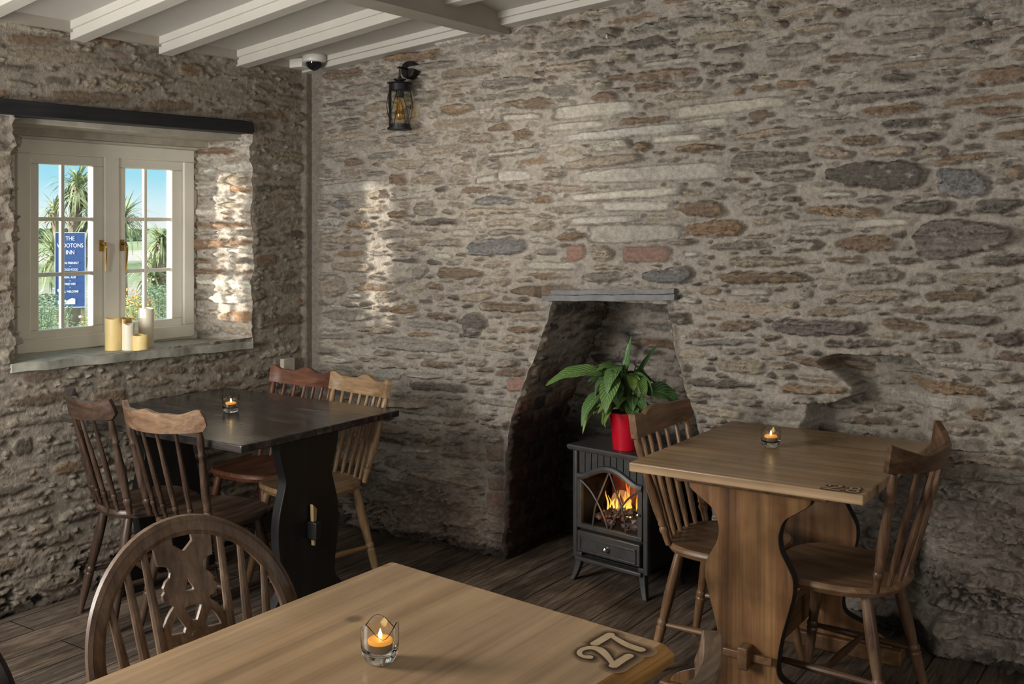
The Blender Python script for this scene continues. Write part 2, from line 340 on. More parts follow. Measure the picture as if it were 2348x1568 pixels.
class Panel:
    def __init__(s, u0, u1, v0, v1, step, seed):
        s.u = np.arange(u0, u1+step*.5, step); s.v = np.arange(v0, v1+step*.5, step)
        s.step = step; s.u0 = u0; s.v0 = v0; s.u1 = s.u[-1]; s.v1 = s.v[-1]
        s.U, s.V = np.meshgrid(s.u, s.v); s.seed = seed; s.rng = random.Random(seed)
        U, V = s.U, s.V
        s.big = .012*fbm(U, V, .7, .5, seed+50, 2)
        s.H = .006*fbm(U, V, .10, .05, seed+1, 4)+.0036*fbm(U, V, .022, .014, seed+5, 3)
        k = 1+.22*fbm(U, V, .16, .06, seed+9, 4)
        s.C = MORTAR[None, None, :]*k[..., None]*(1+.06*fbm(U, V, .5, .4, seed+13, 2)[..., None]*np.array((1,.7,.2)))
        s.occ = np.zeros(U.shape, bool)
        s.n1 = fbm(U, V, .035, .02, seed+20, 3); s.n2 = fbm(U, V, .06, .03, seed+24, 3); s.n3 = fbm(U, V, .014, .010, seed+36, 3)
        s.strata = fbm(U, V, .16, .0075, seed+28, 4); s.spots = fbm(U, V, .02, .012, seed+32, 3)
    def place(s, cu, cv, a, b, ang, colr, h, gap=None, p=3.0, rag=1.0, rough=1.0):
        R_ = a+b*.5+.01; Rv = b*1.5+a*abs(math.sin(ang))+.008
        i0 = max(0, int((cu-R_-s.u0)/s.step)); i1 = min(s.U.shape[1], int((cu+R_-s.u0)/s.step)+2)
        j0 = max(0, int((cv-Rv-s.v0)/s.step)); j1 = min(s.U.shape[0], int((cv+Rv-s.v0)/s.step)+2)
        if i1-i0 < 3 or j1-j0 < 2: return False
        sl = (slice(j0, j1), slice(i0, i1))
        ca, sa = math.cos(ang), math.sin(ang); r = s.rng
        du = s.U[sl]-cu; dv = s.V[sl]-cv
        uu = du*ca+dv*sa+rag*(.014+.06*a)*s.n2[sl]
        vv = -du*sa+dv*ca+rag*(min(.42*b,.007)+.003)*s.n1[sl]+rag*min(.30*b,.004)*s.n3[sl]
        vv = vv+(r.random()-.5)*.5*b*uu/a
        tp_ = (r.random()-.5)*.9*min(1, rag)
        bb = b*np.clip(1+tp_*uu/a, .35, 1.6)
        q = (np.abs(uu/a)**p+np.abs(vv/bb)**(p*.9))**(1/p)
        d = (1-q)*b
        ins = d > 0
        if gap is not None:
            if (s.occ[sl] & (d > -gap)).any(): return False
        if not ins.any(): return False
        s.occ[sl] |= ins
        e = min(.5*b, .005)
        prof = sm(d/e)**.6
        tilt = (r.random()-.35)*.7*h
        lump = r.choice((0, 0, 1))*rough
        top = h+tilt*vv/b+(r.random()-.5)*.6*h*uu/a+.0030*rough*s.strata[sl]*(1+lump)+.0020*s.spots[sl]*rough*(1+1.6*lump)
        k = 1+.34*rough*s.strata[sl]+.20*s.spots[sl]
        if b > .011 and rough > .5:                                 # shaly beds: ledges with dark partings
            lt = r.uniform(.006, .013); w_ = (vv+.35*lt*s.n3[sl]+.5*lt*s.n2[sl])/lt+r.random()
            li = np.floor(w_).astype(int); off = np.array([r.uniform(-1, 1) for _ in range(64)])
            fr_ = w_-li; part = 1-sm(np.minimum(fr_, 1-fr_)/.16)
            top = top+off[li % 64]*.0042*rough*min(1, b/.02)-.003*part*rough*(s.n2[sl] > -.15)
            k = k*(1+.16*off[li % 64])*(1-.30*part*(s.n2[sl] > -.15))
        s.H[sl] = s.H[sl]*(1-prof)+top*prof
        c = np.array(PAL[colr])*(1+(r.random()-.5)*.30)
        c = c*np.array((1+(r.random()-.5)*.08, 1, 1+(r.random()-.5)*.08))
        cc = c[None, None, :]*k[..., None]
        blot = sm((s.n2[sl]*.9-.28+r.random()*.15)*3)[..., None]*.45*rough
        cc = cc*(1-blot)+np.array((.31,.225,.14))*blot if colr in 'BOTG' else cc
        # mortar smeared over part of the face
        smear = sm((s.n2[sl]+.6*s.n1[sl]-.33)*4)[..., None]*(.75 if rough > .5 else .15)
        cc = cc*(1-smear)+s.C[sl]*smear
        w = sm(d/.0035)[..., None]
        s.C[sl] = s.C[sl]*(1-w)+cc*w
        # shade painted into the joint under a proud stone; smooth stones outlined all round
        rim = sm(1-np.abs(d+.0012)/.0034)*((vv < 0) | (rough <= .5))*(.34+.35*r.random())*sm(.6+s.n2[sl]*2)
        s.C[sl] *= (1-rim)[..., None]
        return True
    def fill(s, pal, density=1.0, hmax=.016, slope=0.0, ok=None):
        area = (s.u1-s.u0)*(s.v1-s.v0); r = s.rng
        for n, a0, a1, b0, b1, gap in ((240, .10, .22, .013, .028, .007), (480, .055, .12, .011, .024, .006), (800, .03, .07, .009, .017, .005),
                                       (1000, .016, .042, .006, .011, .0045), (800, .010, .022, .005, .008, .004)):
            for _ in range(int(n*area*density)):
                cu = s.u0+r.random()*(s.u1-s.u0); cv = s.v0+r.random()*(s.v1-s.v0)
                if s.occ[int((cv-s.v0)/s.step), int((cu-s.u0)/s.step)]: continue
                if ok is not None and not ok(cu, cv): continue
                a = a0+(a1-a0)*r.random()**1.4; b = b0+(b1-b0)*r.random()**1.5
                s.place(cu, cv, a, b, slope+r.gauss(0, .035), r.choice(pal), .006+1.7*hmax*r.random()**1.3, gap, p=r.choice((2.0, 2.6, 3.4, 6)), rag=.8+.8*r.random())
    def finish(s):
        return s.H+s.big

class WallMesh:
    def __init__(s): s.v = []; s.f = []; s.c = []; s.n = 0
    def add(s, P, C, keep=None):
        nv, nu = P.shape[:2]
        idx = np.arange(nv*nu).reshape(nv, nu)+s.n
        q = np.stack((idx[:-1, :-1], idx[:-1, 1:], idx[1:, 1:], idx[1:, :-1]), -1)
        q = q[keep] if keep is not None else q.reshape(-1, 4)
        s.v.append(P.reshape(-1, 3)); s.c.append(C.reshape(-1, 3)); s.f.append(q); s.n += nv*nu
    def quad(s, pts, c):
        P = np.array(pts, float).reshape(2, 2, 3); s.add(P, np.tile(np.array(c, float), (2, 2, 1)))
    def build(s, name):
        v = np.concatenate(s.v); f = np.concatenate(s.f); c = np.clip(np.concatenate(s.c), .002, .9)
        used = np.zeros(len(v), bool); used[f.ravel()] = True
        mp = np.cumsum(used)-1; v = v[used]; c = c[used]; f = mp[f]
        me = bpy.data.meshes.new(name)
        me.vertices.add(len(v)); me.vertices.foreach_set('co', v.astype(np.float32).ravel())
        me.loops.add(f.size); me.loops.foreach_set('vertex_index', f.astype(np.int32).ravel())
        me.polygons.add(len(f)); me.polygons.foreach_set('loop_start', np.arange(0, f.size, 4, dtype=np.int32))
        me.update(calc_edges=True)
        a = me.color_attributes.new('Col', 'FLOAT_COLOR', 'POINT')
        a.data.foreach_set('color', np.concatenate((c, np.ones((len(c), 1))), 1).astype(np.float32).ravel())
        me.validate(); me.shade_smooth(); me.materials.append(M['stone'])
        o = bpy.data.objects.new(name, me); link(o); o['kind'] = 'structure'
        return o

WX, WY = -3.95, 3.98          # faces of the window wall and the fireplace wall
JL = [(0,-2.731),(.45,-2.718),(.573,-2.706),(.78,-2.635),(1.004,-2.529),(1.12,-2.49),(1.20,-2.465)]   # fireplace sides: (z, x)
JR = [(0,-1.70),(.55,-1.715),(.75,-1.774),(.853,-1.818),(1.047,-1.871),(1.222,-1.907)]
def jl(z): return np.interp(z, [p[0] for p in JL], [p[1] for p in JL])
def jr(z): return np.interp(z, [p[0] for p in JR], [p[1] for p in JR])

# --- fireplace wall
p = Panel(-4.0, .60, -.02, 2.72, .0052, 100)
for (u, v, a, b, ang, c) in STONES_Y:
    p.place(u, v, a, b, ang, c, {'W': .012, 'P': .012, 'R': .010, 'Q': .008, 'V': .030, 'D': .026, 'N': .022}.get(c, .018),
            p=6 if c in 'WPRQ' else 2.8, rag=.45 if c in 'WPRQ' else 1.15, rough=.35 if c in 'WP' else (.5 if c in 'RQ' else 1.35))
p.fill('TTTTTTGGGGGBBPPPTOGTD', 1.0, .018, .03, ok=lambda u, v: abs(u+3.95) > .06)
U, V = p.U, p.V; H = p.H*1.65-.012+p.big; Cc = (p.C*.84+MORTAR*.16)*.92
# bulging lower zone, broken plaster with black holes
zone = sm((.30+.40*sm((U+1.35)/.5)+.12*fbm(U, V, .35, .2, 300, 3)-V)/.10)
lumps = fbm(U, V, .05, .028, 310, 4); fine = fbm(U, V, .016, .009, 320, 3); fine2 = fbm(U, V, .03, .011, 325, 3)
left = 1-sm((U+1.6)/.3)
pink = np.array((.34,.265,.215)); pale = np.array((.50,.455,.39)); dark = np.array((.022,.019,.017))
base = pink*left[..., None]+(pink*.4+pale*.6)*(1-left)[..., None]
base = base*(1+.22*lumps[..., None]+.38*fine2[..., None])
hol = sm((lumps*.62+fine*.75+.30*fine2+.03-.06*left)*5.5)
hol2 = hol*(.35+.65*sm(fbm(U, V, .4, .25, 330, 2)*2.4+.55))
base = base*(1-hol2[..., None]*.94)+dark*hol2[..., None]*.94
Cc[:] = Cc*(1-.88*zone[..., None])+base*.88*zone[..., None]
H = H+zone*(.014*lumps+.005*fine2-.020*hol2)
# colour darkens at the base along the floor
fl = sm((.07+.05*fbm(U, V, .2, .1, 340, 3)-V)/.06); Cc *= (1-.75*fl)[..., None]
# deep hollow left of the right-hand chair, with shade added to its colour
xl = np.interp(V, [.70,.75,.848,.87,.90,.93,.97,1.03], [-1.345,-1.336,-1.319,-1.21,-1.156,-1.153,-1.20,-1.285])+.01*p.n2
zt = np.interp(U, [-1.3,-1.2,-.95,-.90,-.7], [1.03,1.055,1.068,1.03,.97])+.006*p.n1
hollow = sm((U-xl)/.022)*sm((zt-V)/.018)*(1-sm((U+.97)/.14))
H = H*(1-.5*hollow)-.15*hollow; Cc *= (1-.22*hollow)[..., None]
# mortar fillet in the corner with the window wall
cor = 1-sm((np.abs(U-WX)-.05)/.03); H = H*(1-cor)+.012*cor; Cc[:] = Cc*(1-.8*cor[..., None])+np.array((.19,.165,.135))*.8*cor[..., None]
# soot beside the opening
rgd = .016*fbm(U*0, V, .3, .055, 345, 3)
dl = jl(V)+rgd-U; dr = U-jr(V)-rgd
near = ((V < 1.21) & (U > -2.2) & False)
soot = sm(1-np.abs(dl)/.10)*sm((.62-V)/.25)*.55; Cc *= (1-soot)[..., None]
inside = (dl < 0) & (dr < 0) & (V < 1.215)
U = np.where(inside & (-dl < .0145), jl(V)+rgd, U); U = np.where(inside & (-dr < .0145), jr(V)+rgd, U)
dl = jl(V)+rgd-U; dr = U-jr(V)-rgd
edge = np.minimum(np.minimum(np.abs(dl), np.abs(dr))/.022, 1); edge = np.where(V < 1.22, edge, 1)
H = H*sm(edge)
H = np.where((U > -2.53) & (U < -1.84) & (V > 1.18) & (V < 1.30), np.minimum(H, .004), H)
WB = WallMesh()
keep = ~(inside[:-1, :-1] & inside[1:, 1:] & inside[1:, :-1] & inside[:-1, 1:])
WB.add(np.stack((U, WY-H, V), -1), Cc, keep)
# fireplace cheeks and back
DEP = .53
def cheek(prof, sgn, seed):
    q = Panel(0, DEP, 0, 1.26, .009, seed)
    for k in range(9):                                              # sooty brick courses in the lower part
        for i in range(4):
            q.place(.06+i*.135+(k % 2)*.06, .04+k*.083, .056, .033, 0, 'R' if (k+i) % 3 else 'V', .008, .004, p=6, rag=.25, rough=.7)
    q.fill('TGBBDGDT', 1.0, .012)
    z = q.V; zz = [p_[0] for p_ in prof]; x = np.interp(z, zz, [p_[1] for p_ in prof])+.016*fbm(z*0, z, .3, .055, 345, 3)
    h = q.finish()*sm(q.U/.02)*.9
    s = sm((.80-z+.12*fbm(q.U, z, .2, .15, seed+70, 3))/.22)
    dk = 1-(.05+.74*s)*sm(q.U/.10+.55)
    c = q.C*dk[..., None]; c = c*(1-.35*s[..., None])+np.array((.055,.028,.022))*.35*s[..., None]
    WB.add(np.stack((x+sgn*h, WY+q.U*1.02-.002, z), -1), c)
cheek(JL, 1, 400); cheek(JR, -1, 500)
q = Panel(-2.80, -1.62, -.01, 1.40, .009, 600); q.fill('TGBBDGDPT', 1.0, .016)
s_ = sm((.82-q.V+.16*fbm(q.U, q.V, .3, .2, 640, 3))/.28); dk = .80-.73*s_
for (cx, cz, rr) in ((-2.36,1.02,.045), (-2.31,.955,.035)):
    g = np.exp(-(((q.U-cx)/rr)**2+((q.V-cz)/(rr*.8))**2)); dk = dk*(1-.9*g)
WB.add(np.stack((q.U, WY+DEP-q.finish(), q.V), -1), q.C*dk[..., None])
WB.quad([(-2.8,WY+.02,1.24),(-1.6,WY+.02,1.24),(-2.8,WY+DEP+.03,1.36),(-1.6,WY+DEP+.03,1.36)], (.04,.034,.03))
WB.quad([(.59,WY,-.02),(3.0,WY,-.02),(.59,WY,2.95),(3.0,WY,2.95)], MORTAR)
WB.build('wall_back')

# --- window wall
WIN = (2.335, 3.567, .985, 1.985)                                   # y0, y1, z0, z1 of the opening at the room face
p = Panel(1.5, 4.02, -.02, 2.46, .0056, 700)
for (u, v, a, b, ang, c) in STONES_X:
    p.place(u, v, a, b, ang, c, .012, p=3.4, rag=.8)
p.fill('TTTGGGGGBBPTGTOD', .8, .014, 0.0, ok=lambda u, v: abs(u-3.98) > .05)
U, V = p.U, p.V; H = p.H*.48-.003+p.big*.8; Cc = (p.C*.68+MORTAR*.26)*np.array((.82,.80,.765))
bulge = sm((.55+.10*fbm(U, V, .5, .3, 720, 2)-V)/.25); l2 = fbm(U, V, .07, .035, 730, 4)
Cc[:] = Cc*(1-.35*bulge[..., None])+(np.array((.27,.225,.175))*(1+.5*l2[..., None]))*.35*bulge[..., None]
H = H+bulge*.005*l2
hol = sm((l2-.18)*5)*sm((.28-V+.1*fbm(U, V, .3, .2, 735, 2))/.1); Cc *= (1-.9*hol)[..., None]; H = H-.015*hol
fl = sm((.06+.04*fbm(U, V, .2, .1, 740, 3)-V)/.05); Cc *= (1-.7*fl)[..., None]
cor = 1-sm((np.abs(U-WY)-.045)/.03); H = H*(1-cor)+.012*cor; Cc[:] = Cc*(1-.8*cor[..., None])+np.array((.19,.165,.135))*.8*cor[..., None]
y0, y1, z0, z1 = WIN
def ragf(z, k): return .030*fbm(np.zeros_like(z), z, .3, .06, 750+k, 4)
rl, rr_ = y0+ragf(V, 0), y1+ragf(V, 20)
inside = (U > rl) & (U < rr_) & (V > z0) & (V < z1)
U = np.where(inside & (U-rl < .0145), rl, U); U = np.where(inside & (rr_-U < .0145), rr_, U)
de = np.minimum(np.abs(U-rl), np.abs(U-rr_)); de = np.where((V > z0) & (V < z1), de, 9)
H = H*sm(de/.02)
H = np.where((U < 3.60) & (V > 1.95) & (V < 2.07), np.minimum(H, .006), H)
WL = WallMesh(); keep = ~(inside[:-1, :-1] & inside[1:, 1:] & inside[1:, :-1] & inside[:-1, 1:])
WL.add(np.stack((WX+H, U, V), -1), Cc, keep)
def reveal(ya, yb, sgn, seed, k):
    q = Panel(0, .34, z0-.03, z1+.03, .0065, seed); q.fill('TPTGGPWOTB', 1.6, .014)
    x = WX-q.U; y = ya+(yb-ya)*q.U/.34+ragf(q.V, k)*(1-.8*q.U/.34)
    h = q.finish()*1.15*sm(q.U/.02)
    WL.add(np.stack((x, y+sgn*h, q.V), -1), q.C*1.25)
reveal(y1, 3.49, -1, 800, 20); reveal(y0, 2.515, 1, 900, 0)
WL.quad([(WX,1.5,-.02),(WX,-1.65,-.02),(WX,1.5,2.46),(WX,-1.65,2.46)], MORTAR)
for a, b in (((-4.34,1.5,-.3),(-4.34,2.50,2.9)), ((-4.34,3.50,-.3),(-4.34,4.7,2.9))):       # outer face beside the opening
    WL.quad([(a[0],a[1],a[2]),(a[0],b[1],a[2]),(a[0],a[1],b[2]),(a[0],b[1],b[2])], (.5,.5,.47))
WL.quad([(-4.34,2.5,-.3),(-4.34,3.5,-.3),(-4.34,2.5,.96),(-4.34,3.5,.96)], (.5,.5,.47))
WL.quad([(-4.34,2.5,1.93),(-4.34,3.5,1.93),(-4.34,2.5,2.9),(-4.34,3.5,2.9)], (.5,.5,.47))
WL.build('wall_left')
def flat(name, quads, c):
    w = WallMesh()
    for qd in quads: w.quad(qd, c)
    return w.build(name)
flat('wall_front', [[(-4.0,-1.65,-.02),(3.0,-1.65,-.02),(-4.0,-1.65,2.95),(3.0,-1.65,2.95)]], (.42,.37,.30))
flat('wall_right', [[(3.0,-1.65,-.02),(3.0,4.0,-.02),(3.0,-1.65,2.95),(3.0,4.0,2.95)]], (.42,.37,.30))

# --- floor of old boards running away from the camera
def floor_mat():
    m, nt, bs = newmat('weathered dark floorboards')
    tc = nt.nodes.new('ShaderNodeTexCoord')
    br = N(nt, 'ShaderNodeTexBrick', Scale=1.0); br.offset = .37
    br.inputs['Mortar Size'].default_value = .004; br.inputs['Mortar Smooth'].default_value = .6
    br.inputs['Brick Width'].default_value = 2.3; br.inputs['Row Height'].default_value = .17
    br.inputs['Color1'].default_value = (1.15,1.1,1.05,1); br.inputs['Color2'].default_value = (.72,.72,.74,1); br.inputs['Mortar'].default_value = (.12,.11,.10,1)
    rot = nt.nodes.new('ShaderNodeMapping'); rot.inputs['Rotation'].default_value = (0,0,R(90))
    nt.links.new(tc.outputs['Object'], rot.inputs['Vector']); nt.links.new(rot.outputs['Vector'], br.inputs['Vector'])
    g = noise(nt, mapped(nt, (26,2.2,10)), 1, 8, .68, 1.2); g2 = noise(nt, mapped(nt, (110,7,20)), 1, 5, .65, .5); n3 = noise(nt, mapped(nt, (1,1,1)), 3, 5)
    c = ramp(nt, g, [(.28,(.030,.022,.016)),(.48,(.105,.080,.058)),(.68,(.225,.18,.138))])
    c = mixc(nt, 1, c, br.outputs['Color'], 'MULTIPLY'); c = mixc(nt, 1, c, ramp(nt, n3, [(.3,.6),(.7,1.35)]), 'MULTIPLY')
    c = mixc(nt, 1, c, ramp(nt, g2, [(.3,.55),(.6,1.15)]), 'MULTIPLY')
    nt.links.new(c, bs.inputs['Base Color'])
    nt.links.new(ramp(nt, n3, [(.3,.42),(.7,.7)]), bs.inputs['Roughness'])
    ad = N(nt, 'ShaderNodeMath', operation='MULTIPLY_ADD'); ad.inputs[1].default_value = .5
    nt.links.new(g2, ad.inputs[0]); nt.links.new(g, ad.inputs[2])
    m2 = N(nt, 'ShaderNodeMath', operation='MULTIPLY'); nt.links.new(ad.outputs[0], m2.inputs[0]); nt.links.new(br.outputs['Color'], m2.inputs[1])
    bump(nt, bs, m2.outputs[0], .7, .008); return m
b = B(); box(b, -4.02, 3.05, -1.7, 4.6, -.05, 0)
tag(obj('floor', b, floor_mat(), smooth=0), kind='structure')

# --- ceiling: boards climbing away from the window wall, battens, beam, cornices
def zc(x, y):
    s = float(np.interp(y, [2.5,3.0,3.47,3.96], [.155,.148,.125,.092]))
    k = x-WX
    return 2.378+s*min(k, 1.2)+.085*max(0, k-1.2)
xs = np.linspace(-4.0, 3.05, 40); ys = np.linspace(-1.7, 4.05, 40)
b = B(); g = [[b.verts.new((x, y, zc(x, y))) for x in xs] for y in ys]
for j in range(39):
    for i in range(39): b.faces.new((g[j][i], g[j][i+1], g[j+1][i+1], g[j+1][i]))
tag(obj('ceiling', b, M['paint']), kind='structure')
def strut(name, y0, y1, drop, xa, xb, mat, lip=0):
    b = B(); n = 8
    for (ya, yb, dr) in ((y0, y1, drop), (y0-lip, y1+lip, drop*.45)) if lip else ((y0, y1, drop),):
        rs = []
        for i in range(n+1):
            x = xa+(xb-xa)*i/n; z = zc(x, (y0+y1)/2)
            rs.append([Vector((x,ya,z-dr)), Vector((x,yb,z-dr)), Vector((x,yb,z+.01)), Vector((x,ya,z+.01))])
        rings(b, rs)
    return tag(obj(name, b, mat, bevel=.004), kind='structure')
tn = [0]
def trim(): tn[0] += 1; return 'trim_%d' % tn[0]
for y in (1.70, 2.14, 2.583, 3.02, 3.467):
    strut(trim(), y, y+.075, .072, WX, -2.80, M['joist_paint'], .012)
for y in (2.6, 3.05, 3.50):
    strut(trim(), y, y+.075, .06, -2.72, 2.95, M['joist_paint'], .012)
strut(trim(), WY-.075, WY+.02, .052, WX, -2.86, M['joist_paint'], .02)
strut(trim(), WY-.075, WY+.02, .052, -2.72, 2.95, M['joist_paint'], .02)
b = B(); box(b, WX-.02, WX+.022, -1.6, WY, 2.337, 2.42); tag(obj(trim(), b, M['beam_paint'], bevel=.004), kind='structure')
b = B()
rs = [[Vector((-2.885,y,2.405+.008*(y-1.0))), Vector((-2.70,y,2.395+.006*(y-1.0))), Vector((-2.70,y,2.66)), Vector((-2.885,y,2.66))] for y in (-1.6, 1.0, 3.99)]
rings(b, rs); tag(obj(trim(), b, M['beam_paint'], bevel=.008), kind='structure')
# timber lintel over the window, plaster soffit, slate sill
b = B(); pts = [(2.19,2.005),(2.24,2.034),(2.30,2.034),(2.7,2.036),(3.1,2.040),(3.50,2.046),(3.552,2.040),(3.560,2.000),(3.552,1.986),(3.0,1.980),(2.36,1.974),(2.28,1.976),(2.21,1.990)]
prism(b, pts, .10, Matrix(((0,0,1,WX-.015),(1,0,0,0),(0,1,0,0),(0,0,0,1)))); tag(obj(trim(), b, M['lintel_wood'], bevel=.008), kind='structure')
b = B(); box(b, -4.30, WX-.07, 2.33, 3.58, 1.955, 1.99); box(b, -4.30, -4.20, 2.47, 3.53, 1.925, 1.96); tag(obj(trim(), b, M['plaster'], bevel=.004), kind='structure')
b = B(); v = box(b, -4.30, WX+.018, 2.325, 3.562, .945, .98)
for q_ in v: q_.co.z += -.0205*(q_.co.y-3.0)+ .003*math.sin(q_.co.y*9)
bmesh.ops.subdivide_edges(b, edges=b.edges[:], cuts=18, use_grid_fill=True)
for q_ in b.verts:
    q_.co.x += .009*math.sin(q_.co.y*21)*(q_.co.x > WX)+.005*math.sin(q_.co.y*57)*(q_.co.x > WX); q_.co.z += .0016*math.sin(q_.co.y*31+q_.co.x*17)
tag(obj(trim(), b, M['slate']), kind='structure')
# slate slab over the fireplace
b = B()
for (x0,x1,za,zb,t,dy) in ((-2.505,-1.862,1.204,1.228,.022,.028),(-2.47,-1.872,1.231,1.250,.012,.012)):
    v = box(b, x0, x1, WY-dy, WY+.12, za, zb)
    for q_ in v: q_.co.z += .028*(q_.co.x+2.46)/.6
bmesh.ops.subdivide_edges(b, edges=b.edges[:], cuts=10, use_grid_fill=True)
for q_ in b.verts: q_.co.y += .002*math.sin(q_.co.x*47+q_.co.z*90); q_.co.z += .0015*math.sin(q_.co.x*33)
tag(obj(trim(), b, M['slate_dark']), kind='structure')

# --- casement window
win = thing('window_1', (0,0,0), kind='structure')
XF = -4.25
def fr(name, y0, y1, z0, z1, w, x0, x1, mat=M['window_paint'], parent=win, bev=.005):
    b = B()
    box(b, x0, x1, y0, y1, z0, z0+w); box(b, x0, x1, y0, y1, z1-w, z1)
    box(b, x0, x1, y0, y0+w, z0+w, z1-w); box(b, x0, x1, y1-w, y1, z0+w, z1-w)
    return obj(name, b, mat, parent, bevel=bev)
f_ = fr('frame', 2.533, 3.465, .985, 1.913, .062, XF-.07, XF)
fr('outer_frame', 2.455, 3.535, .955, 1.948, .08, XF-.08, XF-.018, bev=.004)
b = B(); box(b, XF-.06, XF-.002, 2.958, 3.036, 1.03, 1.862); obj('mullion', b, M['window_paint'], win, bevel=.006)
for (y0, y1, g0, g1, hy) in ((2.597, 2.957, 2.640, 2.904, 2.943), (3.037, 3.402, 3.076, 3.338, 3.053)):
    sash = thing('sash'); sash.parent = win
    b = B(); x0, x1 = XF-.055, XF-.012
    box(b, x0, x1, y0, y1, 1.045, 1.082); box(b, x0, x1, y0, y1, 1.808, 1.852); box(b, x0, x1, y0, g0, 1.082, 1.808); box(b, x0, x1, g1, y1, 1.082, 1.808)
    obj('sash_frame', b, M['window_paint'], sash, bevel=.005)
    b = B(); ym = (g0+g1)/2-.01; xm = XF-.045
    box(b, xm, xm+.02, ym-.009, ym+.009, 1.08, 1.81)
    for z in (1.567, 1.322):
        for ga, gb in ((g0, ym-.0085), (ym+.0085, g1)): box(b, xm+.0008, xm+.0192, ga, gb, z-.009, z+.009)
    obj('muntin', b, M['window_paint'], sash, bevel=.004)
    b = B(); box(b, xm+.008, xm+.010, g0-.004, g1+.004, 1.078, 1.812); obj('pane', b, M['pane'], sash, smooth=0)
    b = B(); x = XF-.012
    box(b, x, x+.008, hy-.008, hy+.008, 1.42, 1.472)
    tube(b, smoothpath([(x+.004,hy,1.45),(x+.03,hy,1.455),(x+.036,hy+.004,1.43),(x+.03,hy+.006,1.38),(x+.028,hy+.006,1.325)], 4), [.006]*4+[.0068]*4+[.0056]*5+[.0042]*4, 8)
    obj('handle', b, M['brass'], sash, bevel=0)
# ------------------------------------------------------------------ chairs
def facing(a, b): return math.atan2(b, a)-math.pi/2

def seat_bm(wf=.43, wb=.37, dp=.40, z=.45):
    b = B(); n = 48
    def outline(k, zz):
        r = []
        for j in range(n):
            t = 2*math.pi*j/n; c, s = math.cos(t), math.sin(t)
            x = abs(c)**.72*(1 if c > 0 else -1); y = abs(s)**(.62 if s > 0 else .85)*(1 if s > 0 else -1)
            w = (wb+(wf-wb)*(y+1)/2)/2
            r.append(Vector((x*w*k, y*dp/2*k, zz(x*k, y*k))))
        return r
    cst = lambda h: (lambda x, y: h)
    rs = [outline(.80, cst(z-.038)), outline(.95, cst(z-.032)), outline(1, cst(z-.016)), outline(.992, cst(z-.006)), outline(.965, cst(z))]
    dish = lambda x, y: z-.012*max(0, 1-(x*x*1.1+(y+.05)**2)**1.2)*(1-.25*math.exp(-(x/.12)**2)*(y > 0))
    for k in (.88, .75, .6, .45, .3, .15, .03): rs.append(outline(k, dish))
    rings(b, rs); return b

LEGP = [(0,.014),(.05,.0165),(.2,.019),(.36,.0195),(.50,.0165),(.56,.0145),(.575,.0185),(.60,.0190),(.615,.0150),(.63,.0185),(.655,.0170),(.8,.0155),(.93,.0125),(1,.0115)]
POSTP = [(0,.0105),(.06,.012),(.10,.0125),(.13,.0160),(.155,.0165),(.175,.0125),(.20,.0150),(.22,.0130),(.34,.0175),(.50,.0165),(.68,.0125),(.74,.0115),(.755,.0145),(.775,.0145),(.79,.0115),(.88,.0135),(.95,.0125),(1,.0095)]
SPINP = [(0,.0065),(.08,.0080),(.14,.0085),(.16,.0112),(.18,.0112),(.195,.0085),(.215,.0105),(.23,.0090),(.35,.0108),(.55,.0098),(.8,.0075),(1,.0062)]
PLAINP = [(0,.0075),(.15,.0105),(.4,.0118),(.7,.0098),(1,.0070)]

def undercarriage(root, W, z=.42, sx=.135, sy=.125, fx=.195, fy=.195):
    tops = {}; 
    for x in (-1, 1):
        for y in (-1, 1):
            b = B(); p0 = Vector((x*sx, y*sy, z)); p1 = Vector((x*fx, y*(fy if y > 0 else fy+.015), 0))
            lathe(b, p0, p1, LEGP); obj('leg', b, W['Z'], root); tops[(x, y)] = (p0, p1)
    mids = []
    SP = [(0,.0075),(.15,.0095),(.42,.0125),(.5,.0130),(.58,.0125),(.85,.0095),(1,.0075)]
    for x in (-1, 1):
        a = tops[(x,-1)]; c = tops[(x,1)]; pa = a[0].lerp(a[1], .60); pc = c[0].lerp(c[1], .60)
        b = B(); lathe(b, pa, pc, SP, 10); obj('stretcher', b, W['Y'], root); mids.append(pa.lerp(pc, .5))
    b = B(); lathe(b, mids[0], mids[1], SP, 10); obj('stretcher', b, W['X'], root)

def crest_top(style, t):
    a = abs(t)
    if style == 'scallop': return .064+.017*math.exp(-((a-.90)/.15)**2)+.006*math.exp(-(t/.20)**2)-.007*math.exp(-((a-.60)/.14)**2)+.003*math.cos(t*11)-.020*max(0, (a-.93)/.07)**2
    if style == 'wave': return .060+.012*math.exp(-((a-.95)/.13)**2)+.010*math.exp(-(t/.22)**2)+.006*math.cos(a*7.5)-.006*math.exp(-((a-.72)/.10)**2)
    if style == 'scoop': return .046+.040*a**3+.006*math.exp(-(t/.2)**2)-.008*math.exp(-((a-.5)/.2)**2)
    if style == 'block': return .070+.010*(1-sm_(abs(t)/.45))-.012*math.exp(-((t-.42)/.10)**2)+.014*max(0, t-.5)*2
    return .065
def sm_(x): x = max(0, min(1, x)); return x*x*(3-2*x)

